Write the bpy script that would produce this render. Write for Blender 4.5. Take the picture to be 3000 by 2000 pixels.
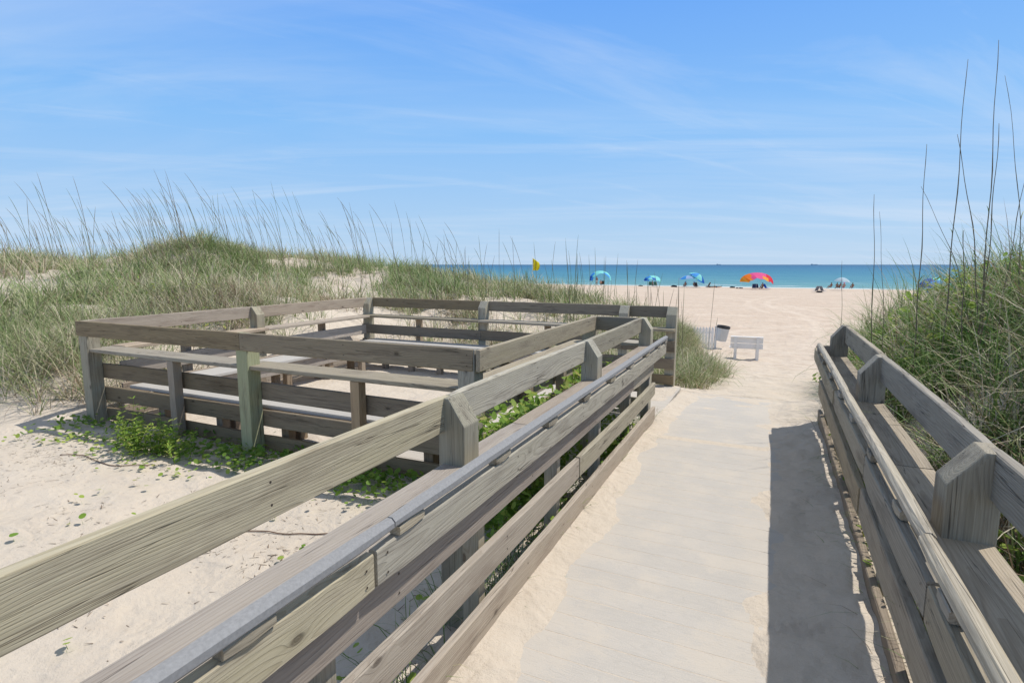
import bpy, bmesh, math, random
import numpy as np
from mathutils import Vector, Matrix

for o in list(bpy.data.objects):
    bpy.data.objects.remove(o)
random.seed(7)
RS = np.random.RandomState(11)
scene = bpy.context.scene
col = scene.collection

# ------------------------------------------------------------------ camera
F_PX = 1640.0
H = 1.62
PITCH = math.atan(225 / F_PX)
PSI = math.atan(770 / math.hypot(F_PX, 225))
FW = Vector((-math.sin(PSI) * math.cos(PITCH), math.cos(PSI) * math.cos(PITCH), -math.sin(PITCH)))
RT = Vector((math.cos(PSI), math.sin(PSI), 0))
UP = RT.cross(FW)
camd = bpy.data.cameras.new('camera')
cam = bpy.data.objects.new('camera', camd)
col.objects.link(cam)
camd.sensor_width = 36
camd.lens = F_PX / 3000 * 36
camd.clip_start = 0.03
camd.clip_end = 80000
cam.matrix_world = Matrix(((RT.x, UP.x, -FW.x, 0), (RT.y, UP.y, -FW.y, 0), (RT.z, UP.z, -FW.z, H), (0, 0, 0, 1)))
scene.camera = cam

# ------------------------------------------------------------------ sun + sky
SUN = Vector((0.44, 0.40, 1.0)).normalized()
SUN_EL = math.asin(SUN.z)
SUN_ROT = math.atan2(SUN.x, SUN.y)
ld = bpy.data.lights.new('sun', 'SUN')
ld.energy = 4.1
ld.angle = math.radians(0.55)
ld.color = (1.0, 0.95, 0.87)
lo = bpy.data.objects.new('sun', ld)
lo.rotation_euler = SUN.to_track_quat('Z', 'Y').to_euler()
lo.location = (0, 0, 30)
col.objects.link(lo)

W = bpy.data.worlds.new('World')
scene.world = W
W.use_nodes = True
nt = W.node_tree
nt.nodes.clear()


def N(nt, typ, **kw):
    n = nt.nodes.new(typ)
    for k, v in kw.items():
        if k == 'inp':
            for a, b in v.items():
                n.inputs[a].default_value = b
        else:
            setattr(n, k, v)
    return n


def lk(nt, a, b):
    nt.links.new(a, b)


def math_n(nt, op, a, b=None, c=None, clamp=False):
    n = nt.nodes.new('ShaderNodeMath')
    n.operation = op
    n.use_clamp = clamp
    for i, v in enumerate((a, b, c)):
        if v is None:
            continue
        if isinstance(v, (int, float)):
            n.inputs[i].default_value = v
        else:
            nt.links.new(v, n.inputs[i])
    return n.outputs[0]


def ramp(nt, fac, stops, interp='LINEAR'):
    n = nt.nodes.new('ShaderNodeValToRGB')
    n.color_ramp.interpolation = interp
    e = n.color_ramp.elements
    while len(e) < len(stops):
        e.new(0.5)
    for i, (p, c) in enumerate(stops):
        e[i].position = p
        e[i].color = c if len(c) == 4 else (*c, 1)
    if fac is not None:
        nt.links.new(fac, n.inputs[0])
    return n.outputs[0]


def mixc(nt, fac, a, b, mode='MIX'):
    n = nt.nodes.new('ShaderNodeMix')
    n.data_type = 'RGBA'
    n.blend_type = mode
    for s, v in ((n.inputs[0], fac), (n.inputs[6], a), (n.inputs[7], b)):
        if isinstance(v, (int, float)):
            s.default_value = v
        elif isinstance(v, tuple):
            s.default_value = v if len(v) == 4 else (*v, 1)
        else:
            nt.links.new(v, s)
    return n.outputs[2]


sky = N(nt, 'ShaderNodeTexSky', sky_type='NISHITA', sun_disc=False)
sky.sun_elevation = SUN_EL
sky.sun_rotation = SUN_ROT
sky.air_density = 1.0
sky.dust_density = 0.35
sky.ozone_density = 2.6
tc = N(nt, 'ShaderNodeTexCoord')
sep = N(nt, 'ShaderNodeSeparateXYZ')
lk(nt, tc.outputs['Generated'], sep.inputs[0])
zz = math_n(nt, 'MAXIMUM', math_n(nt, 'ADD', sep.outputs[2], 0.10), 0.03)
cb = N(nt, 'ShaderNodeCombineXYZ')
lk(nt, math_n(nt, 'DIVIDE', sep.outputs[0], zz), cb.inputs[0])
lk(nt, math_n(nt, 'DIVIDE', sep.outputs[1], zz), cb.inputs[1])
mp0 = N(nt, 'ShaderNodeMapping')
mp0.inputs['Rotation'].default_value = (0, 0, math.radians(-22))
lk(nt, cb.outputs[0], mp0.inputs[0])
mp = N(nt, 'ShaderNodeMapping')
mp.inputs['Location'].default_value = (1.3, 0.4, 0)
mp.inputs['Scale'].default_value = (0.24, 1.0, 1)
lk(nt, mp0.outputs[0], mp.inputs[0])
n1 = N(nt, 'ShaderNodeTexNoise', inp={'Scale': 1.5, 'Detail': 8, 'Roughness': 0.58, 'Distortion': 0.7})
lk(nt, mp.outputs[0], n1.inputs['Vector'])
n2 = N(nt, 'ShaderNodeTexNoise', inp={'Scale': 0.6, 'Detail': 3, 'Roughness': 0.5, 'Distortion': 0.3})
lk(nt, mp.outputs[0], n2.inputs['Vector'])
cl = math_n(nt, 'MULTIPLY', ramp(nt, n1.outputs[0], [(0.44, (0, 0, 0)), (0.74, (1, 1, 1))]),
            ramp(nt, n2.outputs[0], [(0.38, (0.15, 0.15, 0.15)), (0.60, (1, 1, 1))]))
mp2 = N(nt, 'ShaderNodeMapping')
mp2.inputs['Rotation'].default_value = (0, 0, math.radians(-52))
lk(nt, cb.outputs[0], mp2.inputs[0])
mp3 = N(nt, 'ShaderNodeMapping')
mp3.inputs['Location'].default_value = (5.2, 2.9, 0)
mp3.inputs['Scale'].default_value = (0.30, 1.15, 1)
lk(nt, mp2.outputs[0], mp3.inputs[0])
n3 = N(nt, 'ShaderNodeTexNoise', inp={'Scale': 1.3, 'Detail': 8, 'Roughness': 0.62, 'Distortion': 0.9})
lk(nt, mp3.outputs[0], n3.inputs['Vector'])
cl = math_n(nt, 'ADD', math_n(nt, 'MULTIPLY', cl, 0.85), math_n(nt, 'MULTIPLY', ramp(nt, n3.outputs[0], [(0.54, (0, 0, 0)), (0.80, (1, 1, 1))]), 0.42), clamp=True)
cl = math_n(nt, 'MULTIPLY', math_n(nt, 'MULTIPLY', cl, 0.85), ramp(nt, sep.outputs[2], [(0.0, (0.7, 0.7, 0.7)), (0.2, (1, 1, 1)), (0.33, (0.85, 0.85, 0.85)), (0.42, (0.5, 0.5, 0.5))]), clamp=True)
# clear humid summer sky: deeper azure above, pale at the horizon; greyed overhead, unseen, to neutralise fill light
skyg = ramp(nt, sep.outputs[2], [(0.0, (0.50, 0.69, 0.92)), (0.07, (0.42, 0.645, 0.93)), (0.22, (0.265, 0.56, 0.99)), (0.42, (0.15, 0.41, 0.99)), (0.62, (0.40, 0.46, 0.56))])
vm = N(nt, 'ShaderNodeVectorMath', operation='SCALE')
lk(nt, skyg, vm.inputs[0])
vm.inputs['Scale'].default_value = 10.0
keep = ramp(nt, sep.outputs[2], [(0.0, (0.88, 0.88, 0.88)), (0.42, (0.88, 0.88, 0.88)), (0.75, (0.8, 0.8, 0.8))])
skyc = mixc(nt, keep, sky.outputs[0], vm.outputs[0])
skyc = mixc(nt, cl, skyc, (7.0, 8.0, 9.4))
bg = N(nt, 'ShaderNodeBackground')
bg.inputs[1].default_value = 0.10
lk(nt, skyc, bg.inputs[0])
wo = N(nt, 'ShaderNodeOutputWorld')
lk(nt, bg.outputs[0], wo.inputs[0])

scene.view_settings.view_transform = 'Standard'
scene.view_settings.look = 'None'
scene.view_settings.exposure = 0.0
scene.view_settings.gamma = 1.0


# ------------------------------------------------------------------ numpy noise
_perm = np.random.RandomState(3).rand(256, 256)


def vnoise(x, y, s=1.0, o=0.0):
    x = np.asarray(x, float) * s + 37.2 + o
    y = np.asarray(y, float) * s + 91.7 + o * 1.7
    xi = np.floor(x).astype(int)
    yi = np.floor(y).astype(int)
    fx = x - xi
    fy = y - yi
    fx = fx * fx * (3 - 2 * fx)
    fy = fy * fy * (3 - 2 * fy)
    a = _perm[xi % 256, yi % 256]
    b = _perm[(xi + 1) % 256, yi % 256]
    c = _perm[xi % 256, (yi + 1) % 256]
    d = _perm[(xi + 1) % 256, (yi + 1) % 256]
    return (a * (1 - fx) + b * fx) * (1 - fy) + (c * (1 - fx) + d * fx) * fy


def fbm(x, y, s=1.0, o=0.0, n=4):
    r = 0
    amp = 0.5
    tot = 0
    for i in range(n):
        r = r + amp * vnoise(x, y, s * 2 ** i, o + 13.1 * i)
        tot += amp
        amp *= 0.5
    return r / tot - 0.5


def sst(a, b, x):
    t = np.clip((np.asarray(x, float) - a) / (b - a), 0, 1)
    return t * t * (3 - 2 * t)


# ------------------------------------------------------------------ terrain height
BY = [-60, 6.0, 8.2, 10, 14, 18, 22, 30, 50, 100, 110, 118, 135, 400]
BZ = [-0.12, -0.12, -0.215, -0.40, -0.85, -1.42, -1.88, -2.14, -2.2, -2.32, -2.46, -2.8, -3.6, -9]
CX = [-80, -40, -32, -27.5, -24, -21.5, -19, -16.5, -14.5, -12, -9.5, -6.6, -4.6, -3.4, -2.3, -1.2, 0]
CZ = [1.9, 2.0, 1.55, 0.95, 1.45, 2.25, 1.95, 1.75, 1.5, 1.28, 1.0, 0.70, 0.42, 0.05, -0.45, -1.4, -3]


def terrain(x, y):
    x = np.asarray(x, float)
    y = np.asarray(y, float)
    b = np.interp(y, BY, BZ)
    # left dune ridge
    hc = np.interp(x, CX, CZ)
    toe = np.interp(x, [-60, -25, -14, -10, -8, -7.15, -6.9, -1.6, -0.4], [0.5, 0.5, 1.2, 2.0, 2.8, 3.3, 8.55, 8.9, 11])
    rise = sst(toe - 0.4, 14.6, y) ** 0.85
    fall = 1 - sst(16.5, 27 - 5 * sst(-8, -2, x), y)
    crest_amt = np.where(y < 15.5, rise, 1.0) * fall
    dl = np.maximum(hc - b, 0) * crest_amt
    left = (x < 0.3)
    dl = dl * left
    lump = (fbm(x, y, 0.33, 3) * 0.5 + fbm(x, y, 1.1, 8, 3) * 0.22) * crest_amt * left * sst(-1.5, -5, x)
    # bank against the pen's left side
    bank = 0.38 * sst(-6.95, -8.4, x) * sst(2.6, 4.4, y) * (1 - sst(8, 12, y))
    for (hx, hy, hr_, hz_) in ((-15.6, 11.2, 1.9, 0.72), (-20.0, 11.4, 2.3, -0.62), (-24.5, 14.0, 2.6, -0.35), (-9.3, 7.6, 1.5, 0.28), (-7.6, 12.6, 1.6, 0.22), (-11.8, 5.4, 1.2, 0.22)):
        lump = lump + hz_ * np.exp(-(((x - hx) / hr_) ** 2 + ((y - hy) / (hr_ * 0.7)) ** 2))
    # right dune
    xt = np.interp(y, [-60, 8.5, 12, 16, 20, 27, 34, 60], [0.72, 0.78, 1.1, 1.9, 2.6, 4.2, 8.0, 16])
    dr = np.clip((x - xt) * 0.95, 0, None)
    dr = 1.6 * (1 - np.exp(-dr)) * (1 - sst(12, 34, y)) * (0.30 + 0.70 * sst(2.2, 5.2, y))
    dr = dr * (x > 0) + fbm(x, y, 0.8, 9) * 0.35 * np.clip(dr, 0, 1) * (x > 0)
    z = b + dl + lump + bank + dr
    # small undulation of loose sand, pale footprints on the way to the beach
    near = (1 - sst(30, 70, y))
    und = fbm(x, y, 1.3, 5) * 0.07 + fbm(x, y, 3.6, 15, 3) * 0.075
    z = z + und * near * np.where((x > -7.3) & (x < -1.0) & (y < 8.6), 0.8, 1.0)
    path = sst(8.3, 9.3, y) * (1 - sst(60, 100, y))
    z = z + path * fbm(x, y, 2.2, 21, 4) * 0.10
    # tyre and walking tracks crossing the beach
    z = z - 0.03 * path * np.exp(-((x - 6 + (y - 55) * 0.55) / 0.5) ** 2)
    # never above the boardwalk sheets
    ondeck = (x > -1.2) & (x < 0.62) & (y < 8.3)
    z = np.where(ondeck, np.minimum(z, np.interp(y, [-60, 5.3, 8.3], [-0.10, -0.10, -0.27])), z)
    side = (x > -3.75) & (x <= -1.2) & (y > 3.75) & (y < 8.25)
    z = np.where(side, np.minimum(z, -0.17 + 0 * z), z)
    return z


# ------------------------------------------------------------------ mesh helpers
def mesh_obj(name, verts, faces, mat, parent=None, smooth=False, origin=None, M=None):
    me = bpy.data.meshes.new(name)
    me.from_pydata([tuple(v) for v in verts], [], [tuple(f) for f in faces])
    if smooth:
        me.polygons.foreach_set('use_smooth', [True] * len(me.polygons))
    if isinstance(mat, (list, tuple)):
        for m in mat:
            me.materials.append(m)
    else:
        me.materials.append(mat)
    o = bpy.data.objects.new(name, me)
    col.objects.link(o)
    place(o, parent, M if M is not None else Matrix.Translation(Vector(origin) if origin is not None else Vector((0, 0, 0))))
    return o


def wmat(o):
    m = o.matrix_basis.copy()
    p = o.parent
    while p:
        m = p.matrix_basis @ m
        p = p.parent
    return m


def place(o, parent, M):
    if parent is not None:
        o.parent = parent
        M = wmat(parent).inverted() @ M
    o.matrix_basis = M


def big_mesh(name, V, faces_list, mat, attrs=None, smooth=True):
    """faces_list: list of (n,k) int arrays"""
    me = bpy.data.meshes.new(name)
    V = np.asarray(V, np.float32)
    me.vertices.add(len(V))
    me.vertices.foreach_set('co', V.ravel())
    tot = sum(f.size for f in faces_list)
    nf = sum(len(f) for f in faces_list)
    me.loops.add(tot)
    me.polygons.add(nf)
    me.loops.foreach_set('vertex_index', np.concatenate([f.ravel() for f in faces_list]).astype(np.int32))
    ls = []
    off = 0
    for f in faces_list:
        k = f.shape[1]
        ls.append(off + np.arange(len(f)) * k)
        off += f.size
    me.polygons.foreach_set('loop_start', np.concatenate(ls).astype(np.int32))
    me.update(calc_edges=True)
    me.validate()
    if smooth:
        me.polygons.foreach_set('use_smooth', np.ones(len(me.polygons), dtype=bool))
    if attrs:
        for k, v in attrs.items():
            a = me.attributes.new(k, 'FLOAT', 'POINT')
            a.data.foreach_set('value', np.asarray(v, np.float32))
    me.materials.append(mat)
    o = bpy.data.objects.new(name, me)
    col.objects.link(o)
    return o


def tag(o, label=None, cat=None, group=None, kind=None):
    if label:
        o['label'] = label
    if cat:
        o['category'] = cat
    if group:
        o['group'] = group
    if kind:
        o['kind'] = kind
    return o


def thing(name, loc, label, cat, group=None, rz=0.0):
    o = bpy.data.objects.new(name, None)
    o.empty_display_size = 0.2
    o.location = loc
    o.rotation_euler = (0, 0, rz)
    o.matrix_basis = Matrix.Translation(Vector(loc)) @ Matrix.Rotation(rz, 4, 'Z')
    col.objects.link(o)
    return tag(o, label, cat, group)


# ------------------------------------------------------------------ materials
def newmat(name):
    m = bpy.data.materials.new(name)
    m.use_nodes = True
    t = m.node_tree
    t.nodes.clear()
    out = t.nodes.new('ShaderNodeOutputMaterial')
    b = t.nodes.new('ShaderNodeBsdfPrincipled')
    t.links.new(b.outputs[0], out.inputs[0])
    b.inputs['Specular IOR Level'].default_value = 0.25
    b.inputs['Roughness'].default_value = 0.8
    return m, t, b, out


def wood_mat(name, pale, mid, dark, green=(0.40, 0.40, 0.26), gamt=0.5, ring=95.0):
    m, t, b, out = newmat(name)
    tc = N(t, 'ShaderNodeTexCoord')
    oi = N(t, 'ShaderNodeObjectInfo')
    off = N(t, 'ShaderNodeVectorMath', operation='SCALE')
    cbn = N(t, 'ShaderNodeCombineXYZ')
    lk(t, oi.outputs['Random'], cbn.inputs[0])
    r2 = math_n(t, 'FRACT', math_n(t, 'MULTIPLY', oi.outputs['Random'], 7.31))
    r3 = math_n(t, 'FRACT', math_n(t, 'MULTIPLY', oi.outputs['Random'], 23.7))
    lk(t, r2, cbn.inputs[1])
    lk(t, r3, cbn.inputs[2])
    lk(t, cbn.outputs[0], off.inputs[0])
    off.inputs['Scale'].default_value = 19.0
    # knots : sparse points stretched along the board
    kv = N(t, 'ShaderNodeVectorMath', operation='MULTIPLY')
    kv.inputs[1].default_value = (4.2, 8.5, 8.5)
    lk(t, tc.outputs['Object'], kv.inputs[0])
    kv2 = N(t, 'ShaderNodeVectorMath', operation='ADD')
    lk(t, kv.outputs[0], kv2.inputs[0])
    lk(t, off.outputs[0], kv2.inputs[1])
    vo = N(t, 'ShaderNodeTexVoronoi', feature='F1', inp={'Scale': 1.0, 'Randomness': 1.0})
    lk(t, kv2.outputs[0], vo.inputs['Vector'])
    gate = math_n(t, 'GREATER_THAN', N_sep(t, vo.outputs['Color']), 0.66)
    kd = math_n(t, 'ADD', vo.outputs['Distance'], math_n(t, 'MULTIPLY', math_n(t, 'SUBTRACT', 1.0, gate), 2.0))
    # growth rings cut by the board
    pv = N(t, 'ShaderNodeVectorMath', operation='MULTIPLY')
    pv.inputs[1].default_value = (0.55, 3.2, 3.2)
    lk(t, tc.outputs['Object'], pv.inputs[0])
    pv2 = N(t, 'ShaderNodeVectorMath', operation='ADD')
    lk(t, pv.outputs[0], pv2.inputs[0])
    lk(t, off.outputs[0], pv2.inputs[1])
    nd = N(t, 'ShaderNodeTexNoise', inp={'Scale': 1.0, 'Detail': 2.0, 'Roughness': 0.4})
    lk(t, pv2.outputs[0], nd.inputs['Vector'])
    sp = N(t, 'ShaderNodeSeparateXYZ')
    lk(t, tc.outputs['Object'], sp.inputs[0])
    oy = math_n(t, 'MULTIPLY_ADD', r2, 0.10, -0.05)
    oz = math_n(t, 'MULTIPLY_ADD', r3, 0.16, -0.08)
    yy = math_n(t, 'ADD', sp.outputs[1], oy)
    z2 = math_n(t, 'ADD', sp.outputs[2], oz)
    rr = math_n(t, 'SQRT', math_n(t, 'ADD', math_n(t, 'MULTIPLY', yy, yy), math_n(t, 'MULTIPLY', z2, z2)))
    rr = math_n(t, 'ADD', rr, math_n(t, 'MULTIPLY', math_n(t, 'SUBTRACT', nd.outputs[0], 0.5), 0.20))
    kpush = math_n(t, 'MULTIPLY', math_n(t, 'POWER', 2.718, math_n(t, 'MULTIPLY', kd, -5.0)), 0.035)
    rr = math_n(t, 'ADD', rr, kpush)
    ph = math_n(t, 'FRACT', math_n(t, 'MULTIPLY', rr, ring))
    # asymmetric ring profile: slow pale early wood, thin dark late wood
    late = ramp(t, ph, [(0.0, (0.15, 0.15, 0.15)), (0.55, (0.35, 0.35, 0.35)), (0.86, (1, 1, 1)), (0.97, (0.85, 0.85, 0.85)), (1.0, (0.15, 0.15, 0.15))])
    fv = N(t, 'ShaderNodeVectorMath', operation='MULTIPLY')
    fv.inputs[1].default_value = (5.0, 170.0, 170.0)
    lk(t, tc.outputs['Object'], fv.inputs[0])
    nf = N(t, 'ShaderNodeTexNoise', inp={'Scale': 1.0, 'Detail': 4.0, 'Roughness': 0.65})
    lk(t, fv.outputs[0], nf.inputs['Vector'])
    # weather patches
    wv = N(t, 'ShaderNodeVectorMath', operation='MULTIPLY')
    wv.inputs[1].default_value = (1.6, 9.0, 9.0)
    lk(t, tc.outputs['Object'], wv.inputs[0])
    wv2 = N(t, 'ShaderNodeVectorMath', operation='ADD')
    lk(t, wv.outputs[0], wv2.inputs[0])
    lk(t, off.outputs[0], wv2.inputs[1])
    nw = N(t, 'ShaderNodeTexNoise', inp={'Scale': 1.3, 'Detail': 5.0, 'Roughness': 0.6})
    lk(t, wv2.outputs[0], nw.inputs['Vector'])
    cbase = mixc(t, math_n(t, 'MULTIPLY_ADD', late, 0.55, 0.0), pale, mid)
    fib = ramp(t, nf.outputs[0], [(0.35, (1, 1, 1)), (0.62, (0.0, 0.0, 0.0))])
    cbase = mixc(t, math_n(t, 'MULTIPLY', fib, 0.38), cbase, dark)
    gm = ramp(t, nw.outputs[0], [(0.42, (0, 0, 0)), (0.66, (1, 1, 1))])
    cbase = mixc(t, math_n(t, 'MULTIPLY', gm, gamt), cbase, green)
    wm = ramp(t, nw.outputs[0], [(0.28, (1, 1, 1)), (0.47, (0, 0, 0))])
    cbase = mixc(t, math_n(t, 'MULTIPLY', wm, 0.6), cbase, dark)
    # knots
    kn = ramp(t, kd, [(0.0, (1, 1, 1)), (0.075, (0.95, 0.95, 0.95)), (0.12, (0.25, 0.25, 0.25)), (0.22, (0, 0, 0))])
    cbase = mixc(t, math_n(t, 'MULTIPLY', kn, 0.75), cbase, tuple(c * 0.42 for c in dark))
    # drying cracks
    cv = N(t, 'ShaderNodeVectorMath', operation='MULTIPLY')
    cv.inputs[1].default_value = (0.8, 30.0, 30.0)
    lk(t, tc.outputs['Object'], cv.inputs[0])
    cv2 = N(t, 'ShaderNodeVectorMath', operation='ADD')
    lk(t, cv.outputs[0], cv2.inputs[0])
    lk(t, off.outputs[0], cv2.inputs[1])
    ncr = N(t, 'ShaderNodeTexNoise', inp={'Scale': 1.0, 'Detail': 2.0, 'Roughness': 0.5, 'Distortion': 0.25})
    lk(t, cv2.outputs[0], ncr.inputs['Vector'])
    cr = ramp(t, math_n(t, 'ABSOLUTE', math_n(t, 'SUBTRACT', ncr.outputs[0], 0.61)), [(0.0, (1, 1, 1)), (0.012, (0, 0, 0))])
    crg = math_n(t, 'MULTIPLY', cr, ramp(t, nw.outputs[0], [(0.46, (1, 1, 1)), (0.64, (0, 0, 0))]))
    cbase = mixc(t, math_n(t, 'MULTIPLY', crg, 0.75), cbase, tuple(c * 0.3 for c in dark))
    # board to board difference
    cbase = mixc(t, 1.0, cbase, oi.outputs['Color'], 'MULTIPLY')
    vb = math_n(t, 'MULTIPLY_ADD', r3, 0.34, 0.77)
    hs = N(t, 'ShaderNodeHueSaturation')
    lk(t, vb, hs.inputs['Value'])
    lk(t, math_n(t, 'MULTIPLY_ADD', r2, 0.5, 0.75), hs.inputs['Saturation'])
    lk(t, cbase, hs.inputs['Color'])
    lk(t, hs.outputs[0], b.inputs['Base Color'])
    b.inputs['Roughness'].default_value = 0.78
    hgt = math_n(t, 'ADD', math_n(t, 'MULTIPLY', late, -0.5), math_n(t, 'MULTIPLY', nf.outputs[0], 0.9))
    hgt = math_n(t, 'ADD', hgt, math_n(t, 'MULTIPLY', crg, -1.4))
    hgt = math_n(t, 'ADD', hgt, math_n(t, 'MULTIPLY', kn, -0.8))
    bp = N(t, 'ShaderNodeBump', inp={'Strength': 0.75, 'Distance': 0.0022})
    lk(t, hgt, bp.inputs['Height'])
    lk(t, bp.outputs[0], b.inputs['Normal'])
    return m


def N_sep(t, s):
    n = t.nodes.new('ShaderNodeSeparateColor')
    t.links.new(s, n.inputs[0])
    return n.outputs[0]


M_wood = wood_mat('weathered_pine', (0.475, 0.43, 0.35), (0.255, 0.217, 0.165), (0.17, 0.14, 0.108), (0.36, 0.325, 0.225), 0.34)
M_grey = wood_mat('silvered_wood', (0.42, 0.375, 0.305), (0.235, 0.20, 0.152), (0.11, 0.093, 0.072), (0.36, 0.315, 0.23), 0.35)
M_pinkish = wood_mat('bleached_plank', (0.50, 0.44, 0.375), (0.33, 0.275, 0.225), (0.23, 0.18, 0.145), (0.44, 0.38, 0.31), 0.35)
M_post = wood_mat('post_timber', (0.46, 0.425, 0.335), (0.28, 0.245, 0.185), (0.17, 0.145, 0.11), (0.34, 0.33, 0.235), 0.40, ring=70)
M_brown = wood_mat('brown_timber', (0.40, 0.32, 0.235), (0.25, 0.18, 0.12), (0.16, 0.12, 0.085), (0.30, 0.25, 0.17), 0.3)


def simple_mat(name, c, rough=0.7, spec=0.3, metal=0.0, noise=0.12, nscale=8.0, bump=0.0, transl=0.0):
    m, t, b, out = newmat(name)
    tc = N(t, 'ShaderNodeTexCoord')
    n = N(t, 'ShaderNodeTexNoise', inp={'Scale': nscale, 'Detail': 5.0, 'Roughness': 0.6})
    lk(t, tc.outputs['Object'], n.inputs['Vector'])
    v = math_n(t, 'MULTIPLY_ADD', n.outputs[0], noise * 2, 1 - noise)
    hs = N(t, 'ShaderNodeHueSaturation')
    hs.inputs['Color'].default_value = (*c, 1)
    lk(t, v, hs.inputs['Value'])
    lk(t, hs.outputs[0], b.inputs['Base Color'])
    b.inputs['Roughness'].default_value = rough
    b.inputs['Specular IOR Level'].default_value = spec
    b.inputs['Metallic'].default_value = metal
    if bump:
        bp = N(t, 'ShaderNodeBump', inp={'Strength': 0.6, 'Distance': bump})
        lk(t, n.outputs[0], bp.inputs['Height'])
        lk(t, bp.outputs[0], b.inputs['Normal'])
    if transl:
        tr = N(t, 'ShaderNodeBsdfTranslucent')
        lk(t, hs.outputs[0], tr.inputs['Color'])
        mx = N(t, 'ShaderNodeMixShader')
        mx.inputs[0].default_value = transl
        lk(t, b.outputs[0], mx.inputs[1])
        lk(t, tr.outputs[0], mx.inputs[2])
        lk(t, mx.outputs[0], out.inputs[0])
    return m


# sand
def sand_mat():
    m, t, b, out = newmat('dune_sand')
    tc = N(t, 'ShaderNodeTexCoord')
    P = tc.outputs['Object']
    g = N(t, 'ShaderNodeTexNoise', inp={'Scale': 260.0, 'Detail': 2.0, 'Roughness': 0.7})
    lk(t, P, g.inputs['Vector'])
    a = N(t, 'ShaderNodeTexNoise', inp={'Scale': 0.6, 'Detail': 5.0, 'Roughness': 0.6})
    lk(t, P, a.inputs['Vector'])
    c = N(t, 'ShaderNodeTexNoise', inp={'Scale': 14.0, 'Detail': 5.0, 'Roughness': 0.65})
    lk(t, P, c.inputs['Vector'])
    sp = N(t, 'ShaderNodeSeparateXYZ')
    lk(t, P, sp.inputs[0])
    # dune sand is pale cream, the open beach beyond is a little pinker shell sand, wet by the water
    far = ramp(t, math_n(t, 'DIVIDE', sp.outputs[1], 130.0), [(0.08, (0, 0, 0)), (0.30, (1, 1, 1))])
    cc = mixc(t, far, (0.585, 0.51, 0.42), (0.585, 0.475, 0.375))
    cc = mixc(t, math_n(t, 'MULTIPLY', ramp(t, a.outputs[0], [(0.35, (0, 0, 0)), (0.7, (1, 1, 1))]), 0.28), cc, (0.65, 0.575, 0.49))
    cc = mixc(t, math_n(t, 'MULTIPLY', ramp(t, c.outputs[0], [(0.25, (1, 1, 1)), (0.5, (0, 0, 0))]), 0.22), cc, (0.47, 0.385, 0.30))
    cc = mixc(t, math_n(t, 'MULTIPLY', ramp(t, g.outputs[0], [(0.28, (1, 1, 1)), (0.42, (0, 0, 0))]), 0.45), cc, (0.30, 0.25, 0.20))
    # flat beach tone: ripple and footprint shading put into colour, plus tracks
    bm = N(t, 'ShaderNodeMapping')
    bm.inputs['Scale'].default_value = (0.10, 0.8, 1)
    lk(t, P, bm.inputs[0])
    bn = N(t, 'ShaderNodeTexNoise', inp={'Scale': 1.0, 'Detail': 7.0, 'Roughness': 0.7, 'Distortion': 0.6})
    lk(t, bm.outputs[0], bn.inputs['Vector'])
    bf = math_n(t, 'MULTIPLY', ramp(t, bn.outputs[0], [(0.38, (1, 1, 1)), (0.56, (0, 0, 0))]), math_n(t, 'MULTIPLY', far, 0.42))
    cc = mixc(t, bf, cc, (0.50, 0.37, 0.28))
    bf2 = math_n(t, 'MULTIPLY', ramp(t, bn.outputs[0], [(0.54, (0, 0, 0)), (0.70, (1, 1, 1))]), math_n(t, 'MULTIPLY', far, 0.5))
    cc = mixc(t, bf2, cc, (0.70, 0.585, 0.47))
    b3 = N(t, 'ShaderNodeMapping')
    b3.inputs['Scale'].default_value = (0.9, 2.2, 1)
    lk(t, P, b3.inputs[0])
    bn3 = N(t, 'ShaderNodeTexNoise', inp={'Scale': 1.3, 'Detail': 6.0, 'Roughness': 0.72, 'Distortion': 0.4})
    lk(t, b3.outputs[0], bn3.inputs['Vector'])
    rough3 = math_n(t, 'MULTIPLY', ramp(t, bn3.outputs[0], [(0.40, (1, 1, 1)), (0.52, (0, 0, 0))]), ramp(t, math_n(t, 'DIVIDE', sp.outputs[1], 130.0), [(0.06, (0.1, 0.1, 0.1)), (0.13, (0.65, 0.65, 0.65)), (0.6, (0.6, 0.6, 0.6))]))
    cc = mixc(t, rough3, cc, (0.46, 0.365, 0.28))
    for (cx_, cy_, rad_) in ((38.0, 62.0, 40.0), (-60.0, 40.0, 64.0), (70.0, -10.0, 84.0)):
        ddx = math_n(t, 'ADD', sp.outputs[0], -cx_)
        ddy = math_n(t, 'ADD', sp.outputs[1], -cy_)
        rr_ = math_n(t, 'SQRT', math_n(t, 'ADD', math_n(t, 'MULTIPLY', ddx, ddx), math_n(t, 'MULTIPLY', ddy, ddy)))
        rr_ = math_n(t, 'ADD', rr_, math_n(t, 'MULTIPLY', a.outputs[0], 1.2))
        e_ = math_n(t, 'ABSOLUTE', math_n(t, 'SUBTRACT', math_n(t, 'ABSOLUTE', math_n(t, 'SUBTRACT', rr_, rad_)), 0.85))
        tk = ramp(t, e_, [(0.0, (1, 1, 1)), (0.22, (0.8, 0.8, 0.8)), (0.38, (0, 0, 0))])
        tk = math_n(t, 'MULTIPLY', tk, math_n(t, 'MULTIPLY', ramp(t, math_n(t, 'DIVIDE', sp.outputs[1], 130.0), [(0.18, (0, 0, 0)), (0.26, (1, 1, 1))]), 0.26))
        cc = mixc(t, tk, cc, (0.70, 0.60, 0.49))
    wet = ramp(t, math_n(t, 'ADD', math_n(t, 'DIVIDE', sp.outputs[1], 130.0), math_n(t, 'MULTIPLY', math_n(t, 'SUBTRACT', a.outputs[0], 0.5), 0.02)),
               [(0.823, (0, 0, 0)), (0.845, (1, 1, 1))])
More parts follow.
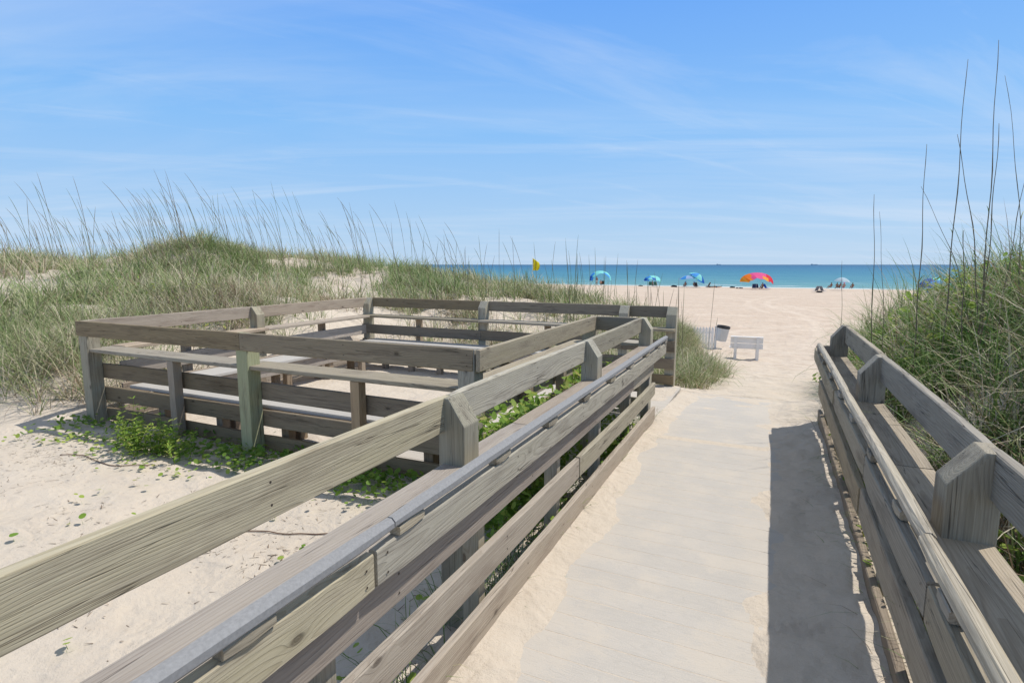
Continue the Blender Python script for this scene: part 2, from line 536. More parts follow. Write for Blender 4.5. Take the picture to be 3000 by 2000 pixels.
    cc = mixc(t, math_n(t, 'MULTIPLY', wet, 0.55), cc, (0.33, 0.26, 0.21))
    lk(t, cc, b.inputs['Base Color'])
    b.inputs['Roughness'].default_value = 0.9
    b.inputs['Specular IOR Level'].default_value = 0.15
    # footprints
    fp = N(t, 'ShaderNodeTexNoise', inp={'Scale': 3.4, 'Detail': 3.0, 'Roughness': 0.55, 'Distortion': 0.5})
    lk(t, P, fp.inputs['Vector'])
    h = math_n(t, 'ADD', math_n(t, 'MULTIPLY', g.outputs[0], 0.10), math_n(t, 'MULTIPLY', c.outputs[0], 0.55))
    h = math_n(t, 'ADD', h, math_n(t, 'MULTIPLY', fp.outputs[0], 1.8))
    bp = N(t, 'ShaderNodeBump', inp={'Strength': 0.8, 'Distance': 0.035})
    lk(t, h, bp.inputs['Height'])
    lk(t, bp.outputs[0], b.inputs['Normal'])
    return m


M_sand = sand_mat()


def grid_mesh(name, xs, ys, zf, mat):
    X, Y = np.meshgrid(xs, ys)
    Z = zf(X, Y)
    V = np.stack([X.ravel(), Y.ravel(), Z.ravel()], 1)
    nx, ny = len(xs), len(ys)
    i = np.arange(ny - 1)[:, None] * nx + np.arange(nx - 1)[None, :]
    q = np.stack([i, i + 1, i + nx + 1, i + nx], -1).reshape(-1, 4)
    return big_mesh(name, V, [q], mat)


def spaced(segs):
    r = []
    for a, b, s in segs:
        r += list(np.arange(a, b, s))
    r.append(segs[-1][1])
    return np.array(r)


xs = spaced([(-4000, -1000, 500), (-1000, -200, 100), (-200, -60, 10), (-60, -20, 0.5), (-20, -9, 0.2), (-9, 3, 0.07), (3, 8, 0.15), (8, 30, 0.5), (30, 200, 6), (200, 1000, 100), (1000, 4000, 500)])
ys = spaced([(-60, -6, 3), (-6, -0.6, 0.3), (-0.6, 15, 0.07), (15, 30, 0.18), (30, 60, 0.5), (60, 130, 1.2), (130, 400, 30)])
ground = grid_mesh('sand_ground', xs, ys, terrain, M_sand)
tag(ground, 'pale cream dune and beach sand sloping down to the sea', kind='structure')

# ------------------------------------------------------------------ water
m, t, b, out = newmat('sea_water')
tc = N(t, 'ShaderNodeTexCoord')
sp = N(t, 'ShaderNodeSeparateXYZ')
lk(t, tc.outputs['Object'], sp.inputs[0])
lg = math_n(t, 'DIVIDE', math_n(t, 'LOGARITHM', math_n(t, 'MAXIMUM', sp.outputs[1], 100.0), 10.0), 5.0)
# log10(y)/5 : 110 m ->.408, 200->.46, 500->.54, 2000->.66, 20000->.86
cw = ramp(t, lg, [(0.407, (0.24, 0.36, 0.31)), (0.416, (0.12, 0.29, 0.29)), (0.45, (0.062, 0.225, 0.275)), (0.50, (0.028, 0.17, 0.255)), (0.58, (0.012, 0.115, 0.225)), (0.68, (0.005, 0.07, 0.17)), (0.86, (0.015, 0.07, 0.14))])
mpw = N(t, 'ShaderNodeMapping')
mpw.inputs['Scale'].default_value = (0.035, 0.22, 1)
lk(t, tc.outputs['Object'], mpw.inputs[0])
nw1 = N(t, 'ShaderNodeTexNoise', inp={'Scale': 1.0, 'Detail': 8.0, 'Roughness': 0.68, 'Distortion': 0.4})
lk(t, mpw.outputs[0], nw1.inputs['Vector'])
cw = mixc(t, math_n(t, 'MULTIPLY', ramp(t, nw1.outputs[0], [(0.35, (1, 1, 1)), (0.55, (0, 0, 0))]), 0.35), cw, (0.012, 0.13, 0.24))
cw = mixc(t, math_n(t, 'MULTIPLY', ramp(t, nw1.outputs[0], [(0.52, (0, 0, 0)), (0.75, (1, 1, 1))]), 0.5), cw, (0.16, 0.40, 0.44))
# foam of small breakers close to the beach
mpf = N(t, 'ShaderNodeMapping')
mpf.inputs['Scale'].default_value = (0.05, 0.5, 1)
lk(t, tc.outputs['Object'], mpf.inputs[0])
nfo = N(t, 'ShaderNodeTexNoise', inp={'Scale': 1.0, 'Detail': 6.0, 'Roughness': 0.7, 'Distortion': 0.8})
lk(t, mpf.outputs[0], nfo.inputs['Vector'])
band = ramp(t, lg, [(0.4070, (0.50, 0.5, 0.5)), (0.4105, (0.26, 0.26, 0.26)), (0.413, (0.05, 0.05, 0.05)), (0.4175, (0.17, 0.17, 0.17)), (0.420, (0.04, 0.04, 0.04)), (0.43, (0.13, 0.13, 0.13)), (0.445, (0.03, 0.03, 0.03)), (0.5, (0.0, 0.0, 0.0))])
foam = math_n(t, 'GREATER_THAN', math_n(t, 'ADD', nfo.outputs[0], band), 0.735)
cw = mixc(t, math_n(t, 'MULTIPLY', foam, 0.85), cw, (0.78, 0.80, 0.78))
lk(t, cw, b.inputs['Base Color'])
b.inputs['Roughness'].default_value = 0.42
b.inputs['Specular IOR Level'].default_value = 0.22
mpb = N(t, 'ShaderNodeMapping')
mpb.inputs['Scale'].default_value = (0.25, 1.0, 1)
lk(t, tc.outputs['Object'], mpb.inputs[0])
nb = N(t, 'ShaderNodeTexNoise', inp={'Scale': 0.9, 'Detail': 6.0, 'Roughness': 0.6})
lk(t, mpb.outputs[0], nb.inputs['Vector'])
bp = N(t, 'ShaderNodeBump', inp={'Strength': 0.9, 'Distance': 0.5})
lk(t, nb.outputs[0], bp.inputs['Height'])
lk(t, bp.outputs[0], b.inputs['Normal'])
M_water = m


def water_z(x, y):
    near = 1 - sst(160, 400, y)
    s = np.sin((y + 3.0 * fbm(x, y, 0.03, 4) * 6) * 2 * np.pi / 9.0)
    return -2.5 + near * (0.07 * np.maximum(s, 0) ** 2 + 0.05 * fbm(x, y, 0.35, 2)) * sst(110, 120, y)


xw = spaced([(-30000, -3000, 3000), (-3000, -300, 150), (-300, -120, 10), (-120, 110, 1.6), (110, 300, 10), (300, 3000, 150), (3000, 30000, 3000)])
yw = spaced([(109.5, 150, 0.6), (150, 260, 2.5), (260, 1000, 40), (1000, 8000, 500), (8000, 40000, 4000)])
sea = grid_mesh('sea_water', xw, yw, water_z, M_water)
tag(sea, 'turquoise to deep blue sea with small waves up to the horizon', kind='structure')

# ------------------------------------------------------------------ boards and posts
WH = (1, 1, 1, 1)


M_nail = simple_mat('rusty_nail', (0.07, 0.055, 0.045), rough=0.6, metal=0.4)


def board(name, parent, a, b, w, h, mat=None, colr=WH, bow=0.0015, up=None, cf=0.005, nails=True):
    """a,b centreline ends; h is the size along 'up', w the thickness. local X runs along the grain."""
    a = Vector(a)
    b = Vector(b)
    L = (b - a).length
    X = (b - a).normalized()
    u = Vector(up) if up else (Vector((0, 0, 1)) if abs(X.z) < 0.9 else Vector((0, 1, 0)))
    Zv = (u - X * u.dot(X)).normalized()
    Yv = Zv.cross(X)
    n = max(2, int(L / 0.16))
    hy, hz = w / 2, h / 2
    prof = [(-hy + cf, -hz), (hy - cf, -hz), (hy, -hz + cf), (hy, hz - cf), (hy - cf, hz), (-hy + cf, hz), (-hy, hz - cf), (-hy, -hz + cf)]
    vs = []
    ph = random.uniform(0, 6)
    ph2 = random.uniform(0, 6)
    wob = [random.uniform(-1, 1) for _ in range(n + 1)]
    for i in range(n + 1):
        tt = i / n
        dy = bow * math.sin(tt * 3.1 + ph) + bow * 0.3 * wob[i]
        dz = bow * math.sin(tt * 4.3 + ph2)
        inset = 0.003 if i in (0, n) else 0
        xx = -L / 2 + L * tt
        for (py, pz) in prof:
            j = 0.0006 * random.uniform(-1, 1)
            vs.append((xx, (abs(py) - inset) * (1 if py > 0 else -1) + dy + j, (abs(pz) - inset) * (1 if pz > 0 else -1) + dz + j))
    fs = []
    for i in range(n):
        for k in range(8):
            k2 = (k + 1) % 8
            fs.append((i * 8 + k, i * 8 + k2, (i + 1) * 8 + k2, (i + 1) * 8 + k))
    fs.append(tuple(reversed(range(8))))
    fs.append(tuple(n * 8 + k for k in range(8)))
    nf0 = len(fs)
    if nails and L > 0.5 and h > 0.1:
        m_ = max(1, int(round(L / 1.07)))
        for q in range(m_ + 1):
            xq = -L / 2 + 0.045 + (L - 0.09) * q / m_ + random.uniform(-.01, .01)
            tq = (xq + L / 2) / L
            for zq in (-hz * 0.5 + random.uniform(-.008, .008), hz * 0.5 + random.uniform(-.008, .008)):
                for sd in (-1, 1):
                    yq = sd * (hy + 0.0011) + bow * math.sin(tq * 3.1 + ph)
                    i0 = len(vs)
                    for k in range(6):
                        vs.append((xq + 0.0048 * math.cos(k * 1.047), yq, zq + 0.0048 * math.sin(k * 1.047)))
                    fs.append(tuple(i0 + k for k in (range(6) if sd < 0 else reversed(range(6)))))
    c = (a + b) / 2
    M = Matrix(((X.x, Yv.x, Zv.x, c.x), (X.y, Yv.y, Zv.y, c.y), (X.z, Yv.z, Zv.z, c.z), (0, 0, 0, 1)))
    o = mesh_obj(name, vs, fs, [mat or M_wood, M_nail], parent, M=M)
    for pi in range(nf0, len(fs)):
        o.data.polygons[pi].material_index = 1
    o.color = colr
    return o


def post(name, parent, x0, x1, y0, y1, z0, z1, slope=None, drop=0.12, flat=0.035, mat=None, colr=WH, lean=(0, 0)):
    """square timber post; slope = 'x+','x-','y+','y-' side towards which its top is cut away"""
    pts = []
    if slope is None:
        pr = [(0, z0), (1, z0), (1, z1), (0, z1)]
        ax = 'x'
    else:
        ax = slope[0]
        size = (x1 - x0) if ax == 'x' else (y1 - y0)
        f = flat / size
        pr = [(0, z0), (1, z0), (1, z1 - drop), (f, z1), (0, z1)]
        if slope[1] == '-':
            pr = [(1 - p, z) for p, z in pr]
            pr.reverse()
    cx, cy, cz = (x0 + x1) / 2, (y0 + y1) / 2, (z0 + z1) / 2
    bm = bmesh.new()
    rings = []
    for e in (0, 1):
        ring = []
        for p, z in pr:
            if ax == 'x':
                wx, wy = x0 + p * (x1 - x0), y0 + e * (y1 - y0)
            else:
                wx, wy = x0 + e * (x1 - x0), y0 + p * (y1 - y0)
            k = (z - z0) / (z1 - z0)
            wx += lean[0] * k
            wy += lean[1] * k
            # local axes: X = up, Y = world x, Z = world y
            ring.append(bm.verts.new((z - cz, wx - cx, wy - cy)))
        rings.append(ring)
    n = len(pr)
    bm.faces.new(rings[0])
    bm.faces.new(list(reversed(rings[1])))
    for k in range(n):
        bm.faces.new((rings[0][k], rings[1][k], rings[1][(k + 1) % n], rings[0][(k + 1) % n]))
    bmesh.ops.recalc_face_normals(bm, faces=bm.faces)
    bmesh.ops.bevel(bm, geom=list(bm.edges), offset=0.006, segments=2, affect='EDGES', profile=0.6)
    me = bpy.data.meshes.new(name)
    bm.to_mesh(me)
    bm.free()
    me.materials.append(mat or M_post)
    o = bpy.data.objects.new(name, me)
    col.objects.link(o)
    M = Matrix(((0, 1, 0, cx), (0, 0, 1, cy), (1, 0, 0, cz), (0, 0, 0, 1)))
    place(o, parent, M)
    o.color = colr
    return o


def box(name, parent, x0, x1, y0, y1, z0, z1, mat, bev=0.004, M=None, colr=WH):
    bm = bmesh.new()
    bmesh.ops.create_cube(bm, size=1)
    c = Vector(((x0 + x1) / 2, (y0 + y1) / 2, (z0 + z1) / 2))
    for v in bm.verts:
        v.co = Vector((v.co.x * (x1 - x0), v.co.y * (y1 - y0), v.co.z * (z1 - z0)))
    if bev:
        bmesh.ops.bevel(bm, geom=list(bm.edges), offset=bev, segments=2, affect='EDGES')
    me = bpy.data.meshes.new(name)
    bm.to_mesh(me)
    bm.free()
    me.materials.append(mat)
    o = bpy.data.objects.new(name, me)
    col.objects.link(o)
    place(o, parent, (M or Matrix()) @ Matrix.Translation(c))
    o.color = colr
    return o


def tube(name, parent, pts, r, mat, seg=12, rad=None, smooth=True):
    pts = [Vector(p) for p in pts]
    vs, fs = [], []
    n = len(pts)
    o0 = pts[0].copy()
    for i, p in enumerate(pts):
        d = (pts[min(i + 1, n - 1)] - pts[max(i - 1, 0)]).normalized()
        u = Vector((0, 0, 1)) if abs(d.z) < 0.9 else Vector((1, 0, 0))
        s = d.cross(u).normalized()
        w = s.cross(d)
        rr = rad[i] if rad else r
        for k in range(seg):
            a = 2 * math.pi * k / seg
            vs.append(p + s * math.cos(a) * rr + w * math.sin(a) * rr - o0)
    for i in range(n - 1):
        for k in range(seg):
            k2 = (k + 1) % seg
            fs.append((i * seg + k, i * seg + k2, (i + 1) * seg + k2, (i + 1) * seg + k))
    fs.append(tuple(reversed(range(seg))))
    fs.append(tuple((n - 1) * seg + k for k in range(seg)))
    return mesh_obj(name, vs, fs, mat, parent, smooth=smooth, origin=o0)


# ------------------------------------------------------------------ deck
def deck_mat():
    m, t, b, out = newmat('grey_deck_boards')
    tc = N(t, 'ShaderNodeTexCoord')
    P = tc.outputs['Object']
    sp = N(t, 'ShaderNodeSeparateXYZ')
    lk(t, P, sp.inputs[0])
    bid = math_n(t, 'FLOOR', math_n(t, 'DIVIDE', sp.outputs[1], 0.145))
    wn = N(t, 'ShaderNodeTexWhiteNoise', noise_dimensions='1D')
    lk(t, bid, wn.inputs['W'])
    mp1 = N(t, 'ShaderNodeMapping')
    mp1.inputs['Scale'].default_value = (1.6, 12, 1)
    lk(t, P, mp1.inputs[0])
    shift = N(t, 'ShaderNodeCombineXYZ')
    lk(t, math_n(t, 'MULTIPLY', wn.outputs[0], 9.0), shift.inputs[0])
    va = N(t, 'ShaderNodeVectorMath', operation='ADD')
    lk(t, mp1.outputs[0], va.inputs[0])
    lk(t, shift.outputs[0], va.inputs[1])
    nn = N(t, 'ShaderNodeTexNoise', inp={'Scale': 1.0, 'Detail': 2.0, 'Roughness': 0.5})
    lk(t, va.outputs[0], nn.inputs['Vector'])
    gr = ramp(t, math_n(t, 'FRACT', math_n(t, 'MULTIPLY', nn.outputs[0], 17.0)), [(0, (0, 0, 0)), (0.75, (0.3, 0.3, 0.3)), (0.92, (1, 1, 1)), (1, (0, 0, 0))])
    st = N(t, 'ShaderNodeTexNoise', inp={'Scale': 3.0, 'Detail': 6.0, 'Roughness': 0.65})
    lk(t, P, st.inputs['Vector'])
    fine = N(t, 'ShaderNodeTexNoise', inp={'Scale': 180.0, 'Detail': 2.0})
    lk(t, P, fine.inputs['Vector'])
    cc = mixc(t, math_n(t, 'MULTIPLY', wn.outputs[0], 0.6), (0.470, 0.440, 0.400), (0.505, 0.472, 0.430))
    cc = mixc(t, math_n(t, 'MULTIPLY', gr, 0.22), cc, (0.30, 0.28, 0.26))
    cc = mixc(t, math_n(t, 'MULTIPLY', ramp(t, st.outputs[0], [(0.3, (1, 1, 1)), (0.5, (0, 0, 0))]), 0.4), cc, (0.42, 0.40, 0.375))
    cc = mixc(t, math_n(t, 'MULTIPLY', ramp(t, st.outputs[0], [(0.5, (0, 0, 0)), (0.68, (1, 1, 1))]), 0.55), cc, (0.545, 0.49, 0.42))
    cc = mixc(t, math_n(t, 'MULTIPLY', ramp(t, fine.outputs[0], [(0.5, (0, 0, 0)), (0.62, (1, 1, 1))]), 0.25), cc, (0.66, 0.58, 0.49))
    # film of trodden sand, thicker towards both sides of the walk
    dx = math_n(t, 'ABSOLUTE', math_n(t, 'ADD', sp.outputs[0], 0.42))
    fm = math_n(t, 'ADD', math_n(t, 'MULTIPLY', dx, 0.55), math_n(t, 'MULTIPLY', st.outputs[0], 0.9))
    f2 = N(t, 'ShaderNodeTexNoise', inp={'Scale': 95.0, 'Detail': 3.0, 'Roughness': 0.7})
    lk(t, P, f2.inputs['Vector'])
    fm = math_n(t, 'ADD', fm, math_n(t, 'MULTIPLY', f2.outputs[0], 0.7))
    cc = mixc(t, math_n(t, 'MULTIPLY', ramp(t, fm, [(0.92, (0, 0, 0)), (1.14, (1, 1, 1))]), 0.4), cc, (0.545, 0.49, 0.42))
    lk(t, cc, b.inputs['Base Color'])
    b.inputs['Roughness'].default_value = 0.8
    bp = N(t, 'ShaderNodeBump', inp={'Strength': 0.5, 'Distance': 0.002})
    lk(t, math_n(t, 'ADD', math_n(t, 'MULTIPLY', gr, -0.6), fine.outputs[0]), bp.inputs['Height'])
    lk(t, bp.outputs[0], b.inputs['Normal'])
    return m


M_deck = deck_mat()


def deck_z(y):
    return float(np.interp(y, [-9, 5.3, 8.22], [0, 0, -0.2]))


def deck_sheet(name, x0, x1, y0, y1, zfun, label):
    vs, fs = [], []
    y = y0
    while y < y1 - 0.05:
        ya, yb = y + 0.0015, min(y + 0.1435, y1)
        jx = random.uniform(-0.004, 0.004)
        zj = random.uniform(-0.0004, 0.0004)
        i0 = len(vs)
        for (xx, yy, dz) in ((x0 + jx, ya, -0.0012), (x1 + jx, ya, -0.0012), (x1 + jx, ya + 0.002, 0), (x0 + jx, ya + 0.002, 0),
                             (x0 + jx, yb - 0.002, 0), (x1 + jx, yb - 0.002, 0), (x1 + jx, yb, -0.0012), (x0 + jx, yb, -0.0012)):
            vs.append((xx, yy, zfun(yy) + dz + zj))
        for (xx, yy) in ((x0 + jx, ya), (x1 + jx, ya), (x1 + jx, yb), (x0 + jx, yb)):
            vs.append((xx, yy, zfun(yy) - 0.038))
        a = i0
        fs += [(a, a + 1, a + 2, a + 3), (a + 3, a + 2, a + 5, a + 4), (a + 4, a + 5, a + 6, a + 7),
               (a + 8, a + 9, a + 1, a), (a + 7, a + 6, a + 10, a + 11), (a + 9, a + 10, a + 6, a + 5), (a + 9, a + 5, a + 2, a + 1),
               (a + 11, a + 8, a + 3, a + 4), (a + 8, a, a + 3), (a + 11, a + 4, a + 7), (a + 11, a + 10, a + 9, a + 8)]
        y += 0.145
    o = mesh_obj(name, vs, fs, M_deck)
    return tag(o, label, kind='structure')


deck_sheet('boardwalk_deck', -1.12, 0.56, -1.9, 8.22, deck_z, 'pale grey plank boardwalk running towards the beach')
deck_sheet('side_deck', -3.7, -1.125, 3.86, 8.16, lambda y: -0.10 - 0.01 * max(0, y - 5), 'pale plank floor inside the railed seating area')


# wind blown sand lying on the boardwalk
def drift(x, y):
    n = fbm(x, y, 2.3, 31, 5)
    nf = fbm(x, y, 7.0, 37, 4)
    lw = np.interp(y, [-2, 1.9, 2.7, 3.2, 5.5, 6.5, 8.4], [-0.90, -0.90, -0.92, -0.91, -1.0, -0.99, -0.98])
    le = sst(lw + 0.16, lw - 0.12, x + n * 0.30 + nf * 0.16) * 0.022
    re_ = sst(-0.02, 0.32, x + n * 0.22 + nf * 0.12) * 0.036 + sst(0.2, 0.5, x) * 0.03
    far = sst(5.2, 8.4, y + n * 1.6) * 0.006
    base = -0.0060 + le + re_ + far + nf * 0.008 + n * 0.008
    dents = sst(0.0, 0.25, x) * (fbm(x, y, 3.2, 41, 2) * 0.045 + fbm(x, y, 7.0, 43, 3) * 0.045)
    z = np.interp(y, [-9, 5.3, 8.22, 9.5], [0, 0, -0.2, -0.35]) + np.maximum(base, -0.0007) + dents
    # sole print of a shoe pressed in the shaded sand
    u = (x - 0.20) * 0.94 + (y - 2.62) * 0.34
    v = -(x - 0.20) * 0.34 + (y - 2.62) * 0.94
    foot = np.exp(-((u / 0.16) ** 4)) * np.exp(-((v / 0.05) ** 4))
    z = z + foot * 0.010 * np.sin(u * 2 * np.pi / 0.05) - foot * 0.008
    # end of the sheet dives below the ground
    z = z - sst(8.15, 8.5, y) * 0.12
    return z


dr = grid_mesh('sand_drift', np.arange(-1.10, 0.60, 0.02), np.arange(-1.6, 8.55, 0.022), drift, M_sand)
tag(dr, 'wind blown sand lying over the edges of the boardwalk planks', kind='structure')
# a skin of sand on the side floor
d2 = grid_mesh('sand_drift', np.arange(-4.2, -1.1, 0.05), np.arange(3.8, 8.3, 0.05),
               lambda x, y: -0.105 - 0.01 * np.maximum(0, y - 5) + fbm(x, y, 1.6, 51, 4) * 0.03 + sst(-3.0, -3.9, x + fbm(x, y, 1.2, 53) * 0.8) * 0.05 - 0.03 * sst(-4.0, -4.2, x), M_sand)
tag(d2, 'sand spread over the floor of the railed seating area', kind='structure')

# ------------------------------------------------------------------ handrail materials
M_rail = simple_mat('grey_handrail', (0.275, 0.275, 0.278), rough=0.75, spec=0.2, noise=0.30, nscale=110, bump=0.0008)

# ------------------------------------------------------------------ left walkway railing
lf = thing('boardwalk_railing', (-1.2, 3.0, 0), 'long weathered plank railing with grey metal handrail left of the boardwalk', 'railing', 'railings of the boardwalk')
Y0L, Y1L = -0.9, 6.46
ZT = 1.015
# top rail in two boards meeting at the posts
cuts = [-0.9, 2.20, 4.335, 6.41]
for i in range(3):
    board('top_rail', lf, (-1.356 + random.uniform(-.003, .003), cuts[i] + 0.003, ZT - 0.0825), (-1.356, cuts[i + 1] - 0.003, ZT - 0.0825 + random.uniform(-.003, .003)), 0.04, 0.165, M_wood, (1.06, 1.06, 1.0, 1), bow=0.003)
for y in (0.01, 2.14, 4.27, 6.40):
    post('post', lf, -1.372, -1.235, y, y + 0.14, -0.35, ZT - 0.002 if y > 0.1 else ZT - 0.002, 'x+', 0.125, 0.055, colr=(1.02, 1.02, 1.0, 1) if y > 2 else WH)
# wide shelf plank
for a, b_ in ((-0.9, 2.9), (2.906, 6.48)):
    board('shelf_plank', lf, (-1.212, a, 0.681), (-1.212, b_, 0.681), 0.285, 0.038, M_pinkish, (1.0, 1.0, 1.0, 1), bow=0.001)
# boards facing the boardwalk
for a, b_, dz in ((-0.9, 1.246, -0.006), (1.262, 6.25, 0.0)):
    board('rail_board', lf, (-1.049, a, 0.709 + dz), (-1.049, b_, 0.709), 0.038, 0.123, M_wood, (1.10, 1.10, 1.04, 1), bow=0.002)
for a, b_, zc, hh, mt, cc, xx in ((-0.9, 4.88, 0.572, 0.14, M_pinkish, (0.86, 0.82, 0.79, 1), -1.096), (4.886, 5.84, 0.572, 0.14, M_grey, (1.35, 1.35, 1.35, 1), -1.096),
                                  (-0.9, 3.3, 0.334, 0.135, M_pinkish, (1.0, 1.0, 0.97, 1), -1.074), (3.306, 5.82, 0.334, 0.135, M_wood, (1.05, 1.05, 1.0, 1), -1.074),
                                  (-0.9, 5.84, 0.072, 0.148, M_pinkish, (1.02, 1.02, 1.0, 1), -1.074)):
    board('rail_board', lf, (xx, a, zc), (xx, b_, zc + random.uniform(-.006, .006)), 0.038, hh, mt, cc, bow=0.004)
for y in (-0.1, 1.1, 2.05, 3.04, 3.93, 4.90, 5.78):
    post('stud', lf, -1.20, -1.117, y, y + 0.06, -0.3, 0.66, None, mat=M_wood)
for a, b_ in ((-0.9, 1.33), (1.336, 3.75), (3.756, 6.25)):
    hr = board('handrail', lf, (-1.040, a, 0.826), (-1.040, b_, 0.826), 0.046, 0.044, M_rail, (1.0, 1.0, 1.0, 1), cf=0.012, bow=0.002)
for i, y in enumerate((-0.35, 0.24, 0.806, 1.434, 2.12, 2.73, 3.342, 3.968, 4.58, 5.218, 5.81, 6.2)):
    board('spacer_block', lf, (-1.046, y - 0.07, 0.788), (-1.046, y + 0.07, 0.788), 0.048, 0.036, M_grey, (1.1, 1.1, 1.08, 1), cf=0.004)

# ------------------------------------------------------------------ right walkway railing
rf = thing('boardwalk_railing', (0.6, 3.0, 0), 'silvered plank railing with wooden handrail right of the boardwalk, grass beside it', 'railing', 'railings of the boardwalk')
cuts = [-0.9, 2.32, 4.43, 6.50]
for i in range(3):
    board('top_rail', rf, (0.702, cuts[i] + 0.003, ZT - 0.0855), (0.702, cuts[i + 1] - 0.003, ZT - 0.086 + random.uniform(-.004, .004)), 0.04, 0.165, M_grey, WH, bow=0.003)
for y in (0.10, 2.25, 4.36, 6.47):
    post('post', rf, 0.565, 0.718, y, y + 0.14, -0.35, ZT - 0.004, 'x-', 0.125, 0.055, mat=M_grey, colr=(1.0, 1.0, 0.97, 1))
for a, b_ in ((-0.9, 3.02), (3.028, 6.62)):
    board('shelf_plank', rf, (0.5885, a, 0.681), (0.5885, b_, 0.681), 0.255, 0.038, M_grey, (1.05, 1.0, 0.95, 1), bow=0.001)
for a, b_, dz in ((-0.9, 1.76, 0.0), (1.77, 2.9, 0.0), (2.91, 4.4, 0.004), (4.41, 6.55, 0)):
    board('rail_board', rf, (0.439, a, 0.707 + dz), (0.439, b_, 0.707 - dz), 0.038, 0.118, M_grey, (1.05, 1.04, 1.0, 1), bow=0.003)
for a, b_ in ((-0.9, 3.4), (3.407, 6.52)):
    board('rail_board', rf, (0.499, a, 0.355), (0.499, b_, 0.355 + random.uniform(-.006, .006)), 0.038, 0.16, M_grey, (1.08, 1.04, 0.98, 1), bow=0.004)
board('rail_board', rf, (0.511, -0.9, 0.055), (0.511, 6.5, 0.055), 0.038, 0.135, M_brown, (1.05, 1.05, 1.05, 1), bow=0.006)
for y in (-0.2, 1.0, 1.95, 3.0, 4.1, 5.2, 6.2):
    post('stud', rf, 0.532, 0.563, y, y + 0.06, -0.3, 0.66, None, mat=M_grey)
for a, b_ in ((-0.9, 1.9), (1.906, 4.0), (4.006, 6.3)):
    board('handrail', rf, (0.449 + random.uniform(-.003, .003), a, 0.826), (0.449, b_, 0.826), 0.046, 0.044, M_grey, (1.45, 1.45, 1.42, 1), cf=0.012, bow=0.003)
for y in (-0.2, 0.42, 1.03, 1.62, 2.22, 2.84, 3.5, 4.14, 4.8, 5.5, 6.2):
    board('spacer_block', rf, (0.446, y - 0.06, 0.786), (0.446, y + 0.06, 0.786), 0.046, 0.036, M_grey, cf=0.004)
board('end_board', rf, (0.44, 6.57, 0.745), (0.57, 6.57, 0.745), 0.036, 0.09, M_brown)


# ------------------------------------------------------------------ railed seating area
def pen_side(label, a, b, inward, posts, studs, rail_ext=(0, 0), gap=(0, 0), zg=-0.3, mats=None, name='seating_railing'):
    """a,b = outer line ends (x,y); inward unit (x,y). posts/studs = distances along the line"""
    a = Vector((*a, 0))
    b = Vector((*b, 0))
    d = (b - a)
    L = d.length
    d.normalize()
    v = Vector((*inward, 0))
    root = thing(name, (a + b) / 2, label, 'railing', 'railings of the seating area')
    P = lambda u, w, z: a + d * u + v * w + Vector((0, 0, z))
    sl = ('x' if abs(v.x) > 0.5 else 'y') + ('+' if (v.x + v.y) > 0 else '-')
    rm = mats or M_wood
    tc_ = (0.66, 0.60, 0.51, 1) if label[:3] in ('fro', 'far') else (1.12, 1.1, 1.06, 1)  # front and far boards browner, also darkened for shade; sunlit sides lightened
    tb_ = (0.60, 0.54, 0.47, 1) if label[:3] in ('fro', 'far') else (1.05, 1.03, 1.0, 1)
    # top rail, meeting over posts
    cu = [-rail_ext[0]] + [p + 0.07 for p in posts[1:-1]] + [L + rail_ext[1]]
    for i in range(len(cu) - 1):
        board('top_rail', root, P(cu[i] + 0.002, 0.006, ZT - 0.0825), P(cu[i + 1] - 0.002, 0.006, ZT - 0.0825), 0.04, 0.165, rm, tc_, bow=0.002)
    for ip, p in enumerate(posts):
        if (label.startswith('left') and ip in (0, len(posts) - 1)) or (label.startswith('right') and ip == 0):
            continue        # the corner post belongs to the neighbouring side
        q = P(p, 0.0, 0)
        q2 = P(p + 0.14, 0.14, 0)
        pc = WH
        if label.startswith('front') and 2 < p < 3:
            pc = (0.86, 0.95, 0.86, 1)
        post('post', root, min(q.x, q2.x), max(q.x, q2.x), min(q.y, q2.y), max(q.y, q2.y), zg, ZT - 0.003, sl, 0.11, 0.05, colr=pc, lean=(0, 0))
    for s in studs:
        q = P(s, 0.025, 0)
        q2 = P(s + 0.09, 0.115, 0)
        post('stud', root, min(q.x, q2.x), max(q.x, q2.x), min(q.y, q2.y), max(q.y, q2.y), zg, 0.672, None, mat=M_brown, colr=(1.1, 1.1, 1.1, 1))
    cu = [gap[0]] + [p + 0.07 for p in posts[1:-1]] + [L - gap[1]]
    for i in range(len(cu) - 1):
        board('shelf_plank', root, P(cu[i] + 0.003, 0.155, 0.693), P(cu[i + 1] - 0.003, 0.155, 0.693), 0.27, 0.038, rm, (0.92, 0.90, 0.86, 1), bow=0.001)
        for zc, hh in ((0.452, 0.165), (0.198, 0.158), (-0.04, 0.14)):
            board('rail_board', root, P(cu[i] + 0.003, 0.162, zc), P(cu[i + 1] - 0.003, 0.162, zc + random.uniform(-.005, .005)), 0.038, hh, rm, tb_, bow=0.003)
    return root


